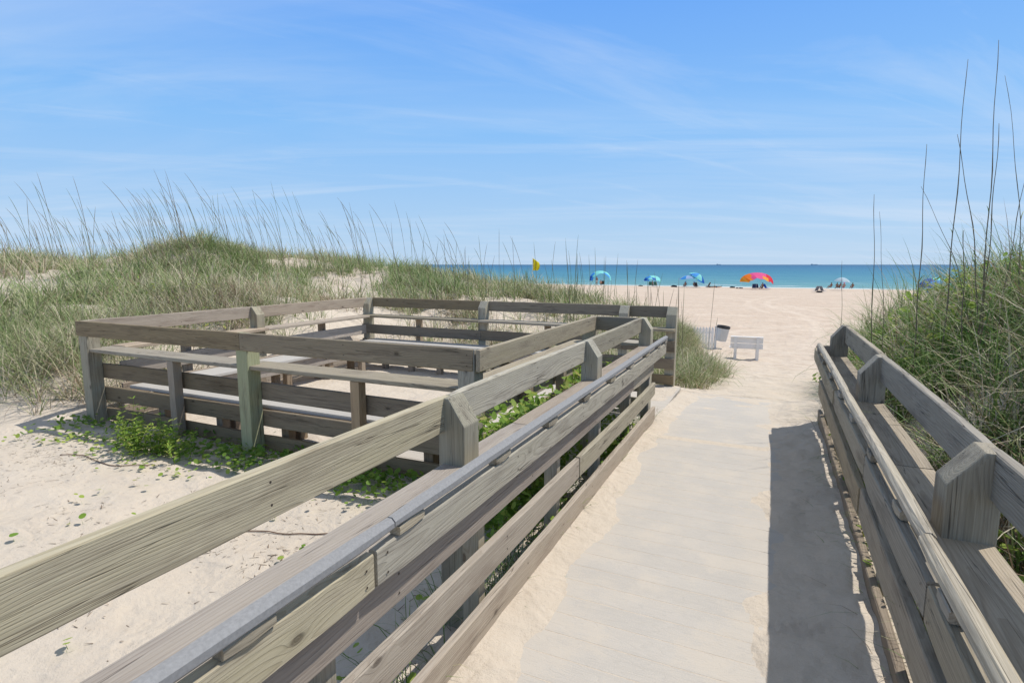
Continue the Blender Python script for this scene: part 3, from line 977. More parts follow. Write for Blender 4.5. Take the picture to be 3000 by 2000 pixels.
XL, XR, YF, YB = -6.87, -1.895, 3.50, 8.36
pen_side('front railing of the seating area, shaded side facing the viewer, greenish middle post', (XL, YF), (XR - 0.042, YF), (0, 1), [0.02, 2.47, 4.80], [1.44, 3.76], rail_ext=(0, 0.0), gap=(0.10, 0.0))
pen_side('left railing of the seating area, against the grassy dune', (XL, YF + 0.04), (XL, YB), (1, 0), [0.02, 2.20, 4.66], [1.1, 3.5], gap=(0.28, 0.28), mats=M_pinkish, zg=-0.3)
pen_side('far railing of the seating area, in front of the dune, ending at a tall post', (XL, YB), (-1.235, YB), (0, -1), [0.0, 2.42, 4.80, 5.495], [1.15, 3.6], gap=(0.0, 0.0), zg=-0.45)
pen_side('right railing of the seating area, sunlit, parallel to the boardwalk', (XR, YF), (XR, 6.50), (-1, 0), [0.04, 2.85], [1.0, 1.9], gap=(0.30, 0.0))
rt = thing('short_railing', (-1.63, 6.44, 0), 'short railing joining the seating area to the last post of the boardwalk railing', 'railing', 'railings of the seating area')
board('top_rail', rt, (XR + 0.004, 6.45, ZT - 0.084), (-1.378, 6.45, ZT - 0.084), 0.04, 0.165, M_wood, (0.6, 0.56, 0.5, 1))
board('shelf_plank', rt, (XR + 0.004, 6.62, 0.693), (-1.378, 6.62, 0.693), 0.27, 0.038, M_wood)
for zc in (0.452, 0.198, -0.02):
    board('rail_board', rt, (XR + 0.004, 6.55, zc), (-1.378, 6.55, zc), 0.038, 0.15, M_wood, (0.9, 0.9, 0.9, 1))

# benches with white seats
M_white = simple_mat('white_composite', (0.46, 0.44, 0.41), rough=0.8, spec=0.1, noise=0.07, nscale=5, bump=0.0008)


def pen_bench(label, x0, x1, y0, y1, face, legs):
    ZS = 0.30
    root = thing('bench', ((x0 + x1) / 2, (y0 + y1) / 2, -0.1), label, 'bench', 'benches inside the seating area')
    box('seat', root, x0, x1, y0, y1, ZS - 0.035, ZS, M_white, 0.006)
    if face == 'x+':
        board('fascia', root, (x1 - 0.06, y0 + 0.02, ZS - 0.037 - 0.07), (x1 - 0.06, y1 - 0.02, ZS - 0.037 - 0.07), 0.036, 0.138, M_pinkish)
    if face == 'y+':
        board('fascia', root, (x0 + 0.02, y1 - 0.06, ZS - 0.037 - 0.07), (x1 - 0.02, y1 - 0.06, ZS - 0.037 - 0.07), 0.036, 0.138, M_brown)
    if face == 'y-':
        board('fascia', root, (x0 + 0.02, y0 + 0.06, ZS - 0.037 - 0.07), (x1 - 0.02, y0 + 0.06, ZS - 0.037 - 0.07), 0.036, 0.138, M_pinkish)
    if face == 'x-':
        board('fascia', root, (x0 + 0.06, y0 + 0.02, ZS - 0.037 - 0.07), (x0 + 0.06, y1 - 0.02, ZS - 0.037 - 0.07), 0.036, 0.138, M_brown)
    for (lx, ly) in legs:
        g = float(terrain(lx, ly)) - 0.15
        post('leg', root, lx - 0.045, lx + 0.045, ly - 0.045, ly + 0.045, g, ZS - 0.037, None, mat=M_brown)
    return root


pen_bench('white topped bench along the front railing, seen through its gaps', -6.40, -2.25, 3.72, 4.04, 'y+', [(x, y) for x in (-5.9, -5.0, -4.1, -3.2, -2.5) for y in (3.78, 3.93)])
pen_bench('white topped bench along the left railing next to the dune', -6.50, -6.06, 4.08, 7.70, 'x+', [(x, y) for y in (4.5, 5.72, 6.55, 7.3) for x in (-6.17, -6.4)])
pen_bench('white topped bench along the far railing', -6.50, -2.45, 7.74, 8.12, 'y-', [(x, 7.85) for x in (-6.1, -5.55, -4.98, -4.45, -3.9, -3.3, -2.7)])

# ------------------------------------------------------------------ plants
def plant_mat(name, stops, transl=0.35, rough=0.6):
    m, t, b, out = newmat(name)
    at = N(t, 'ShaderNodeAttribute', attribute_name='tint')
    c = ramp(t, at.outputs['Fac'], stops)
    lk(t, c, b.inputs['Base Color'])
    b.inputs['Roughness'].default_value = rough
    b.inputs['Specular IOR Level'].default_value = 0.3
    tr = N(t, 'ShaderNodeBsdfTranslucent')
    lk(t, c, tr.inputs['Color'])
    mx = N(t, 'ShaderNodeMixShader')
    mx.inputs[0].default_value = transl
    lk(t, b.outputs[0], mx.inputs[1])
    lk(t, tr.outputs[0], mx.inputs[2])
    lk(t, mx.outputs[0], out.inputs[0])
    return m


M_grass = plant_mat('dune_grass', [(0.0, (0.15, 0.23, 0.065)), (0.28, (0.23, 0.29, 0.11)), (0.50, (0.35, 0.36, 0.19)), (0.70, (0.50, 0.44, 0.30)), (0.88, (0.60, 0.52, 0.39)), (1.0, (0.27, 0.19, 0.13))], 0.15)
M_grassr = plant_mat('lush_dune_grass', [(0.0, (0.07, 0.15, 0.03)), (0.35, (0.13, 0.23, 0.05)), (0.56, (0.22, 0.31, 0.09)), (0.72, (0.44, 0.39, 0.25)), (0.92, (0.62, 0.54, 0.43)), (1.0, (0.26, 0.18, 0.12))], 0.18)
M_leaf = plant_mat('green_leaf', [(0.0, (0.09, 0.19, 0.03)), (0.45, (0.20, 0.34, 0.05)), (0.85, (0.36, 0.46, 0.09)), (1.0, (0.48, 0.45, 0.16))], 0.45, 0.6)
M_twig = plant_mat('dry_stalk', [(0.0, (0.09, 0.065, 0.045)), (0.6, (0.20, 0.145, 0.10)), (1.0, (0.36, 0.29, 0.21))], 0.0, 0.8)


def blades(base, L, w, az, th0, th1, tint, segs=4, spread=0.6):
    n = len(base)
    lev = segs
    V = np.zeros((n, 2 * lev + 1, 3))
    ts = np.linspace(0, 1, lev + 1)
    p = base.copy()
    dirh = np.stack([np.cos(az), np.sin(az), np.zeros(n)], 1)
    fa = az + np.pi / 2 + RS.uniform(-spread, spread, n)
    side = np.stack([np.cos(fa), np.sin(fa), np.zeros(n)], 1)
    for i in range(lev + 1):
        tt = ts[i]
        if i > 0:
            th = th0 + th1 * ((ts[i - 1] + tt) / 2) ** 1.4
            st = (L / lev)[:, None]
            p = p + st * (np.sin(th)[:, None] * dirh + np.cos(th)[:, None] * np.array([0, 0, 1.0]))
        if i < lev:
            ww = (w * (1 - 0.75 * tt ** 1.6) * 0.5)[:, None]
            V[:, 2 * i] = p - side * ww
            V[:, 2 * i + 1] = p + side * ww
        else:
            V[:, 2 * i] = p
    k = 2 * lev + 1
    b0 = np.arange(n)[:, None] * k
    q = []
    for i in range(lev - 1):
        q.append(b0 + np.array([2 * i, 2 * i + 1, 2 * i + 3, 2 * i + 2]))
    Q = np.concatenate(q, 0)
    T = b0 + np.array([2 * lev - 2, 2 * lev - 1, 2 * lev])
    return V.reshape(-1, 3), Q, T, np.repeat(tint, k)


def merge(parts):
    Vs, Qs, Ts, As = [], [], [], []
    off = 0
    for V, Q, T, A in parts:
        Vs.append(V)
        Qs.append(Q + off)
        Ts.append(T + off)
        As.append(A)
        off += len(V)
    return np.concatenate(Vs), np.concatenate(Qs), np.concatenate(Ts), np.concatenate(As)


def tufts(xy, nb, L, w, tint, lean_az=math.pi, lean=0.25, rad=0.06, zoff=-0.01, arch=(0.5, 1.7), segs=4):
    """xy tuft centres (n,2); nb blades each"""
    n = len(xy)
    idx = np.repeat(np.arange(n), nb)
    m_ = len(idx)
    r = np.abs(RS.normal(0, rad, m_))
    a = RS.uniform(0, 2 * np.pi, m_)
    bx = xy[idx, 0] + r * np.cos(a)
    by = xy[idx, 1] + r * np.sin(a)
    bz = terrain(bx, by) + zoff
    Lm = (np.asarray(L)[idx] if np.ndim(L) else np.full(m_, L)) * RS.uniform(0.55, 1.25, m_)
    # azimuth: away from centre mixed with the prevailing lean
    vx = np.cos(a) * 1.0 + lean * 2.2 * math.cos(lean_az) + RS.normal(0, 0.35, m_)
    vy = np.sin(a) * 1.0 + lean * 2.2 * math.sin(lean_az) + RS.normal(0, 0.35, m_)
    az = np.arctan2(vy, vx)
    th0 = RS.uniform(0.02, 0.95, m_)
    th1 = RS.uniform(arch[0], arch[1], m_)
    ti = np.clip((np.asarray(tint)[idx] if np.ndim(tint) else tint) + RS.normal(0, 0.30, m_), 0, 1)
    ww = w * RS.uniform(0.7, 1.3, m_)
    return blades(np.stack([bx, by, bz], 1), Lm, ww, az, th0, th1, ti, segs)


def in_pen(x, y, pad=0.0):
    return (x > XL - pad) & (x < XR + pad) & (y > YF - pad) & (y < YB + pad)


def on_walk(x, y):
    return (x > -1.45) & (x < 0.75) & (y < 8.4)


def scatter(n, x0, x1, y0, y1, dens):
    x = RS.uniform(x0, x1, n)
    y = RS.uniform(y0, y1, n)
    p = dens(x, y)
    k = (RS.rand(n) < p) & ~in_pen(x, y, 0.05) & ~on_walk(x, y)
    return np.stack([x[k], y[k]], 1)


def dens_left(x, y):
    toe = np.interp(x, [-60, -25, -14, -10, -8, -7.2, -6.95, -6.9, -1.9, -1.4, -0.9], [0.6, 0.8, 1.6, 2.6, 3.0, 3.3, 3.5, 8.7, 9.4, 10.5, 30])
    d = sst(toe - 0.2, toe + 0.7, y) * (1 - sst(19, 25, y))
    nse = fbm(x, y, 0.55, 61, 3)
    d = d * (0.06 + 0.94 * sst(-0.16, 0.04, nse)) * (0.25 + 0.75 * sst(-0.14, 0.10, fbm(x, y, 1.9, 63, 3)))
    # bare slopes: behind the far corner of the railing, near the crest, and a blow-out at the far left
    d = d * (1 - 0.97 * np.exp(-(((x + 11.3) / 1.7) ** 2 + ((y - 12.7) / 1.25) ** 2) ** 1.5))
    d = d * (1 - 0.95 * np.exp(-(((x + 9.8) / 1.35) ** 2 + ((y - 11.1) / 1.0) ** 2) ** 1.5))
    d = d * (1 - 0.94 * np.exp(-(((x + 7.6) / 1.1) ** 2 + ((y - 9.7) / 1.0) ** 2)))
    d = d * (1 - 0.95 * np.exp(-(((x + 13.6) / 1.3) ** 2 + ((y - 5.8) / 0.55) ** 2)))
    d = d * (1 - 0.7 * np.exp(-(((x + 4.2) / 1.2) ** 2 + ((y - 9.6) / 0.6) ** 2)))
    d = np.maximum(d, 0.85 * np.exp(-(((x + 9.4) / 1.9) ** 2 + ((y - 7.2) / 1.5) ** 2) ** 2))
    d = np.maximum(d, 0.85 * np.exp(-(((x + 9.0) / 1.9) ** 2 + ((y - 4.1) / 1.0) ** 2) ** 2))
    d = np.maximum(d, 0.8 * np.exp(-(((x + 15.5) / 2.4) ** 2 + ((y - 10.6) / 1.8) ** 2) ** 2))
    d = np.maximum(d, 0.9 * np.exp(-(((x + 13.4) / 0.9) ** 2 + ((y - 11.2) / 1.0) ** 2) ** 2))
    d = np.maximum(d, 0.95 * np.exp(-(((x + 9.6) / 0.9) ** 2 + ((y - 13.4) / 0.6) ** 2) ** 2))
    d = d * sst(-1.2, -3.4, x + (y - 12) * 0.12)
    return d


parts = []
c = scatter(34000, -34, -1.2, 1.0, 24, dens_left)
c = np.concatenate([c, scatter(1600, -13, -7.05, 2.6, 7.5, dens_left)])
dist = np.hypot(c[:, 0], c[:, 1])
keep = RS.rand(len(c)) < np.clip(1.3 - dist / 42, 0.33, 1) * (0.45 + 0.55 * sst(9, 5, dist) + 0.35 * sst(9, 13, dist))
c = c[keep]
dist = dist[keep]
tn = 0.40 + 1.2 * fbm(c[:, 0], c[:, 1], 0.35, 71, 3) + 0.12 * sst(1.0, -0.2, terrain(c[:, 0], c[:, 1])) * sst(-12, -7, c[:, 0])
Lh = 0.46 + 0.38 * RS.rand(len(c)) * (1 + 0.4 * fbm(c[:, 0], c[:, 1], 0.8, 75, 2))
near = dist < 12
parts.append(tufts(c[near], 16, Lh[near], 0.0085, tn[near], lean=0.22, rad=0.07, arch=(0.3, 2.6), segs=5))
parts.append(tufts(c[~near], 11, Lh[~near], 0.0150, tn[~near], lean=0.22, rad=0.09, arch=(0.3, 2.5), segs=4))
cb_ = np.concatenate([np.stack([px_ + RS.normal(0, r_, n_), py_ + RS.normal(0, r_ * 0.5, n_)], 1) for px_, py_, r_, n_ in
                      ((-9.6, 13.6, 0.4, 60), (-13.2, 11.0, 0.6, 60), (-8.6, 9.2, 0.5, 45), (-7.2, 11.7, 0.5, 40), (-9.2, 5.3, 0.5, 40), (-4.9, 9.7, 0.5, 40), (-15.0, 9.0, 0.8, 50))])
parts.append(tufts(cb_, 15, 0.36, 0.0085, 0.97, lean=0.1, rad=0.08, arch=(0.8, 2.8), segs=5))
cg_ = np.concatenate([np.stack([px_ + RS.normal(0, r_, n_), py_ + RS.normal(0, r_ * 0.5, n_)], 1) for px_, py_, r_, n_ in
                      ((-14.5, 12.0, 0.9, 90), (-16.5, 13.0, 1.0, 70), (-9.9, 14.6, 0.7, 60), (-20.5, 10.0, 1.2, 80), (-11.0, 7.5, 0.8, 60), (-7.9, 13.6, 0.6, 50))])
parts.append(tufts(cg_, 15, 0.62, 0.0100, 0.12, lean=0.25, rad=0.07, arch=(0.3, 2.0), segs=5))
print('left tufts', len(c))
V, Q, T, A = merge(parts)
g = big_mesh('dune_grass', V, [Q, T], M_grass, {'tint': A}, smooth=False)
tag(g, 'grey green and straw dune grass covering the left dune', kind='stuff')

# thick clump of grass beside the end post
k = RS.rand(2100, 2)
cx = -3.1 + k[:, 0] * 2.9
cy = 9.0 + k[:, 1] * 12
ctr = -1.75 - (cy - 11) * 0.12
wid = 0.85 - np.abs(cy - 12.0) * 0.06
kk = np.abs(cx - ctr) < np.clip(wid, 0.15, 1) * (0.8 + 0.5 * RS.rand(len(cx)))
c2 = np.stack([cx[kk], cy[kk]], 1)
V, Q, T, A = tufts(c2, 15, 0.42 + 0.28 * RS.rand(len(c2)), 0.0095, 0.34 + 0.25 * RS.rand(len(c2)), lean=-0.10, rad=0.09, arch=(0.3, 2.7), segs=5)
g = big_mesh('dune_grass', V, [Q, T], M_grass, {'tint': A}, smooth=False)
tag(g, 'green dune grass growing beyond the tall end post, left of the sandy path', kind='stuff')


def dens_right(x, y):
    xt = np.interp(y, [-3, 8.5, 12, 16, 20, 27, 34], [0.80, 0.86, 1.1, 1.75, 2.4, 4.0, 7.5])
    d = sst(xt - 0.02, xt + 0.35, x) * sst(0.2, 1.0, y) * (1 - sst(24, 32, y))
    return d * (0.12 + 0.88 * sst(-0.10, 0.12, fbm(x, y, 1.5, 81, 3)))


c3 = scatter(10000, 0.8, 7.5, 0.4, 12, dens_right)
c4 = scatter(7000, 0.9, 16, 12, 32, dens_right)
tn3 = 0.48 + 0.18 * sst(1.6, 0.9, c3[:, 0]) + 1.1 * fbm(c3[:, 0], c3[:, 1], 0.9, 83, 3)
L3 = np.clip(0.24 + (c3[:, 0] - 0.8) * 0.6, 0.24, 0.85) * (0.45 + 0.55 * sst(1.8, 4.5, c3[:, 1])) + 0.40 * RS.rand(len(c3)) ** 1.5
P3 = [tufts(c3, 9, L3, 0.0100, tn3, lean=0.05, rad=0.055, arch=(0.2, 2.3), segs=6)]
cs = c3[(c3[:, 0] < 1.9)]
P3.append(tufts(cs, 9, 0.28, 0.0075, 0.85, lean=0.0, rad=0.10, arch=(1.2, 2.6), segs=5))
P3.append(tufts(c4, 10, 0.45 + 0.3 * RS.rand(len(c4)), 0.0105, 0.45 + 0.8 * fbm(c4[:, 0], c4[:, 1], 0.5, 85, 3), lean=0.1, rad=0.13, segs=3))
# blades hanging over the rail edge and the sand border of the boardwalk
e = RS.rand(170, 2)
ce = np.stack([0.80 + 0.06 * e[:, 0], 1.6 + e[:, 1] * 7.5], 1)
e2 = RS.rand(150, 2)
cg = np.stack([0.50 + 0.26 * e2[:, 0], 0.8 + e2[:, 1] * 6.0], 1)
P3.append(tufts(cg, 7, 0.34, 0.005, 0.55, lean_az=math.pi, lean=0.25, rad=0.03, arch=(0.6, 2.2), segs=5))
P3.append(tufts(ce, 3, 0.45 + 0.25 * RS.rand(len(ce)), 0.004, 0.5, lean_az=math.pi, lean=0.5, rad=0.03, arch=(0.9, 2.2), segs=6))
print('right tufts', len(c3), len(c4))
V, Q, T, A = merge(P3)
g = big_mesh('dune_grass', V, [Q, T], M_grassr, {'tint': A}, smooth=False)
tag(g, 'lush green and straw grass on the dune right of the boardwalk', kind='stuff')


e3 = RS.rand(170, 2)
cu3 = np.stack([-1.42 + 0.30 * e3[:, 0], 0.1 + e3[:, 1] * 6.0], 1)
V, Q, T, A = tufts(cu3, 8, 0.30, 0.005, 0.40, lean=0.0, rad=0.05, arch=(0.8, 2.2), segs=4)
g = big_mesh('dune_grass', V, [Q, T], M_grassr, {'tint': A}, smooth=False)
tag(g, 'sparse grass growing in the shade under the left boardwalk railing', kind='stuff')


# ---- leaves
def leaves(pos, size, tint, aspect=1.0, tilt=0.5, nseg=7, droop=0.12, up=None):
    n = len(pos)
    az = RS.uniform(0, 2 * np.pi, n)
    tl = np.abs(RS.normal(0, tilt, n))
    ax = np.stack([np.cos(az) * np.cos(tl), np.sin(az) * np.cos(tl), np.sin(tl) * RS.choice([-1, 1], n)], 1)
    s = np.stack([-np.sin(az), np.cos(az), RS.normal(0, tilt * 0.7, n)], 1)
    s /= np.linalg.norm(s, axis=1)[:, None]
    nr = np.cross(ax, s)
    nr *= np.sign(nr[:, 2])[:, None] + (nr[:, 2] == 0)[:, None]
    V = np.zeros((n, nseg + 1, 3))
    V[:, 0] = pos - nr * (size * droop)[:, None]
    for k in range(nseg):
        a = 2 * np.pi * k / nseg
        rr = size * (1 + RS.uniform(-0.08, 0.08, n))
        V[:, k + 1] = pos + ax * (rr * math.cos(a))[:, None] + s * (rr * math.sin(a) * aspect)[:, None] + nr * (size * 0.06 * math.cos(2 * a))[:, None]
    b0 = np.arange(n)[:, None] * (nseg + 1)
    T = np.concatenate([b0 + np.array([0, k + 1, (k + 1) % nseg + 1]) for k in range(nseg)], 0)
    return V.reshape(-1, 3), T, np.repeat(np.clip(tint, 0, 1), nseg + 1)


def leaf_obj(name, sets, label, stems=None, kind='stuff', cat=None):
    Vs, Ts, As = [], [], []
    off = 0
    for V, T, A in sets:
        Vs.append(V)
        Ts.append(T + off)
        As.append(A)
        off += len(V)
    o = big_mesh(name, np.concatenate(Vs), [np.concatenate(Ts)], M_leaf, {'tint': np.concatenate(As)}, smooth=False)
    tag(o, label, cat, kind=kind)
    return o


def pt(xy, z, jit=0.0):
    return np.stack([xy[:, 0], xy[:, 1], terrain(xy[:, 0], xy[:, 1]) + z], 1)


# pennywort scattered on the near sand and thick along the front railing
def clusters(n, x0, x1, y0, y1, per, rad):
    cx = RS.uniform(x0, x1, n)
    cy = RS.uniform(y0, y1, n)
    m_ = RS.randint(per[0], per[1] + 1, n)
    idx = np.repeat(np.arange(n), m_)
    return np.stack([cx[idx] + RS.normal(0, rad, len(idx)), cy[idx] + RS.normal(0, rad, len(idx))], 1)


sc = np.concatenate([clusters(30, -4.6, -1.5, 0.9, 2.9, (1, 3), 0.05), clusters(9, -7, -4.2, 1.6, 3.0, (2, 5), 0.07), clusters(14, -2.6, -1.45, 2.0, 3.4, (1, 4), 0.06)])
hz = RS.uniform(0.015, 0.07, len(sc))
S1 = leaves(pt(sc, 0) + np.stack([0 * hz, 0 * hz, hz], 1), RS.uniform(0.012, 0.025, len(sc)), RS.uniform(0.3, 0.95, len(sc)), 1.0, 0.35, 9)
fx = RS.uniform(-7.0, -1.45, 2600)
fy = 3.38 + RS.normal(0, 0.17, 2600)
kf = (RS.rand(2600) < 0.35 + 0.65 * sst(-0.1, 0.15, fbm(fx, fy, 1.4, 91, 3))) & (fy < 3.95) & (fy > 2.75)
f2 = np.stack([fx[kf], fy[kf]], 1)
hz = RS.uniform(0.02, 0.11, len(f2))
S2 = leaves(pt(f2, 0) + np.stack([0 * hz, 0 * hz, hz], 1), RS.uniform(0.012, 0.028, len(f2)), RS.uniform(0.1, 0.8, len(f2)), 1.0, 0.5, 8)
# yellow-green runners left of the shrub
f3 = clusters(24, -6.4, -4.2, 2.8, 3.15, (4, 10), 0.06)
hz = RS.uniform(0.02, 0.06, len(f3))
S3 = leaves(pt(f3, 0) + np.stack([0 * hz, 0 * hz, hz], 1), RS.uniform(0.010, 0.022, len(f3)), RS.uniform(0.4, 1.0, len(f3)), 1.0, 0.4, 8)
leaf_obj('pennywort', [S1, S2, S3], 'round leaved pennywort scattered on the sand and along the front railing')
# stems of the pennywort
al = np.concatenate([sc, f2[::3]])
b0 = pt(al, -0.01)
V, Q, T, A = blades(b0, RS.uniform(0.03, 0.08, len(al)), np.full(len(al), 0.003), RS.uniform(0, 6.28, len(al)), np.full(len(al), 0.1), np.full(len(al), 0.4), np.full(len(al), 0.2), segs=2)
g = big_mesh('pennywort_stems', V, [Q, T], M_leaf, {'tint': A}, smooth=False)
tag(g, 'thin stems of the pennywort on the sand', kind='stuff')

# leafy vines: between walkway railing and seating area, under the boards, on the right dune
vx = RS.uniform(-1.86, -1.42, 5200)
vy = RS.uniform(3.0, 6.2, 5200)
kv_ = RS.rand(5200) < 0.25 + 0.75 * sst(-0.08, 0.12, fbm(vx, vy, 1.7, 95, 3))
v1 = np.stack([vx[kv_], vy[kv_]], 1)
hz = RS.beta(1.5, 1.3, len(v1)) * (0.16 + 0.60 * sst(2.9, 3.3, v1[:, 1]))
S4 = leaves(pt(v1, 0) + np.stack([0 * hz, 0 * hz, hz], 1), RS.uniform(0.018, 0.045, len(v1)), RS.uniform(0.25, 1.0, len(v1)), 0.55, 0.6, 7)
ux = RS.uniform(-1.45, -1.09, 5200)
uy = RS.uniform(-0.3, 6.1, 5200)
ku = RS.rand(5200) < sst(-0.12, 0.1, fbm(ux, uy, 1.9, 97, 3))
v2 = np.stack([ux[ku], uy[ku]], 1)
hz = RS.beta(1.2, 2.2, len(v2)) * 0.32
S5 = leaves(np.stack([v2[:, 0], v2[:, 1], -0.02 + hz], 1), RS.uniform(0.014, 0.034, len(v2)), RS.uniform(0.1, 0.9, len(v2)), 0.6, 0.6, 7)
leaf_obj('leafy_vine', [S4, S5], 'glossy green leafy vines growing between and under the left railings')
rx = RS.uniform(0.78, 4.5, 26000)
ry = RS.uniform(0.8, 12, 26000)
kr = RS.rand(26000) < sst(-0.05, 0.14, fbm(rx, ry, 0.9, 99, 3)) * 0.9
v3 = np.stack([rx[kr], ry[kr]], 1)
hz = RS.beta(1.4, 1.6, len(v3)) * np.clip(0.15 + (v3[:, 0] - 0.8) * 0.55, 0.15, 0.80)
S6 = leaves(pt(v3, 0) + np.stack([0 * hz, 0 * hz, hz], 1), RS.uniform(0.018, 0.046, len(v3)) * np.where(RS.rand(len(v3)) < 0.3, 1.35, 1.0), RS.uniform(0.2, 1.0, len(v3)), 0.6, 0.6, 7)
qx = RS.uniform(0.505, 0.80, 2600)
qy = RS.uniform(0.3, 6.4, 2600)
kq = RS.rand(2600) < sst(-0.1, 0.12, fbm(qx, qy, 1.6, 107, 3)) * 0.9
v5 = np.stack([qx[kq], qy[kq]], 1)
hz = RS.beta(1.2, 1.5, len(v5)) * 0.62
S8 = leaves(np.stack([v5[:, 0], v5[:, 1], -0.05 + hz], 1), RS.uniform(0.012, 0.030, len(v5)), RS.uniform(0.2, 1.0, len(v5)), 0.55, 0.6, 6)
leaf_obj('leafy_vine', [S6, S8], 'yellow green leafy vines under the grass of the right dune')
lx = RS.uniform(-15, -7.05, 5000)
ly = RS.uniform(4, 9.5, 5000)
pm = np.exp(-(((lx + 10.2) / 0.8) ** 2 + ((ly - 7.0) / 0.35) ** 2)) + np.exp(-(((lx + 8.0) / 0.6) ** 2 + ((ly - 6.3) / 0.35) ** 2)) * 1.2 + np.exp(-(((lx + 12.5) / 0.8) ** 2 + ((ly - 7.3) / 0.4) ** 2)) * 0.7
kl = RS.rand(5000) < pm
v4 = np.stack([lx[kl], ly[kl]], 1)
hz = 0.05 + RS.rand(len(v4)) * 0.35
S7 = leaves(pt(v4, 0) + np.stack([0 * hz, 0 * hz, hz], 1), RS.uniform(0.02, 0.045, len(v4)), RS.uniform(0.5, 1.0, len(v4)), 0.5, 0.7, 6)
leaf_obj('leafy_plants', [S7], 'bright green low leafy plants in the grass behind the left railing')

# shrub in front of the front railing: several leafy stems
sh = thing('weed_shrub', (-5.0, 2.95, -0.1), 'bright green upright leafy weed in the sand before the front railing', 'shrub')
stemV, leafP = [], []
rs2 = np.random.RandomState(5)
for i in range(30):
    bx, by = -5.62 + rs2.rand() * 0.95, 2.98 + rs2.rand() * 0.22
    hh = 0.20 + rs2.rand() * 0.22
    if i == 0:
        bx, by, hh = -5.25, 3.06, 0.58
    az = rs2.uniform(0, 6.28)
    p = np.array([bx, by, float(terrain(bx, by)) - 0.02])
    d = np.array([math.cos(az) * 0.25, math.sin(az) * 0.25, 1.0])
    pts = []
    for s in range(9):
        pts.append(p + d * hh * s / 8 + np.array([0.02 * math.sin(s), 0, 0]))
    stemV.append(pts)
    for s in range(1, 9):
        for q in range(4):
            a = rs2.uniform(0, 6.28)
            leafP.append((pts[s], a, 0.036 + 0.024 * (1 - s / 9), rs2.uniform(0.35, 0.98)))
sv, sf, sa = [], [], []
for pts in stemV:
    i0 = len(sv)
    for s, p in enumerate(pts):
        r = 0.0035 * (1 - s / 12)
        sv += [p + np.array([r, 0, 0]), p + np.array([-r / 2, r, 0]), p + np.array([-r / 2, -r, 0])]
    for s in range(8):
        for k in range(3):
            a0 = i0 + s * 3
            sf.append([a0 + k, a0 + (k + 1) % 3, a0 + 3 + (k + 1) % 3, a0 + 3 + k])
o = big_mesh('stems', np.array(sv), [np.array(sf)], M_leaf, {'tint': np.full(len(sv), 0.5)})
place(o, sh, Matrix())
lv, lf_, la = [], [], []
for (p, a, s, tn_) in leafP:
    d = np.array([math.cos(a), math.sin(a), 0.55])
    sd = np.array([-math.sin(a), math.cos(a), 0.1])
    i0 = len(lv)
    lv += [p, p + d * s * 0.5 + sd * s * 0.2, p + d * s * 0.5 - sd * s * 0.2, p + d * s * 1.25 * np.array([1, 1, 0.7])]
    lf_ += [[i0, i0 + 1, i0 + 3], [i0, i0 + 3, i0 + 2]]
    la += [tn_] * 4
o = big_mesh('foliage', np.array(lv), [np.array(lf_)], M_leaf, {'tint': np.array(la)}, smooth=False)
place(o, sh, Matrix())

# dry twigs and seaweed litter on the near sand
nt_ = 3400
tx = RS.uniform(-6.8, -1.45, nt_)
ty = RS.uniform(0.7, 3.3, nt_)
kt = RS.rand(nt_) < sst(-0.12, 0.12, fbm(tx, ty, 1.5, 101, 3)) * 0.75 + 0.08
tx, ty = tx[kt], ty[kt]
for (px_, py_, n_, r_) in ((-2.1, 1.55, 60, 0.09), (-2.6, 2.2, 70, 0.14), (-3.4, 2.3, 60, 0.16), (-4.4, 2.1, 50, 0.2), (-5.9, 2.7, 140, 0.25), (-6.6, 2.85, 120, 0.25), (-1.75, 2.2, 40, 0.08), (-3.2, 1.4, 40, 0.12)):
    tx = np.concatenate([tx, px_ + RS.normal(0, r_, n_)])
    ty = np.concatenate([ty, py_ + RS.normal(0, r_ * 0.6, n_)])
b0 = np.stack([tx, ty, terrain(tx, ty) + 0.002], 1)
V, Q, T, A = blades(b0, RS.uniform(0.015, 0.09, len(tx)) * RS.uniform(0.3, 1, len(tx)), RS.uniform(0.003, 0.008, len(tx)), RS.uniform(0, 6.28, len(tx)), np.full(len(tx), 1.45), RS.uniform(-0.1, 0.2, len(tx)), RS.uniform(0, 1, len(tx)), segs=3, spread=1.2)
# litter under the left railing
m2 = 700
tx2 = RS.uniform(-1.4, -1.06, m2)
ty2 = RS.uniform(0, 6.2, m2)
b1 = np.stack([tx2, ty2, 0.0 + 0.03 * RS.rand(m2)], 1)
P2 = blades(b1, RS.uniform(0.03, 0.12, m2), RS.uniform(0.002, 0.004, m2), RS.uniform(0, 6.28, m2), RS.uniform(0.9, 1.5, m2), RS.uniform(-0.2, 0.6, m2), RS.uniform(0, 1, m2), segs=3, spread=1.2)
V, Q, T, A = merge([(V, Q, T, A), P2])
g = big_mesh('dry_litter', V, [Q, T], M_twig, {'tint': A}, smooth=False)
tag(g, 'small dry twigs and plant litter strewn on the near sand', kind='stuff')
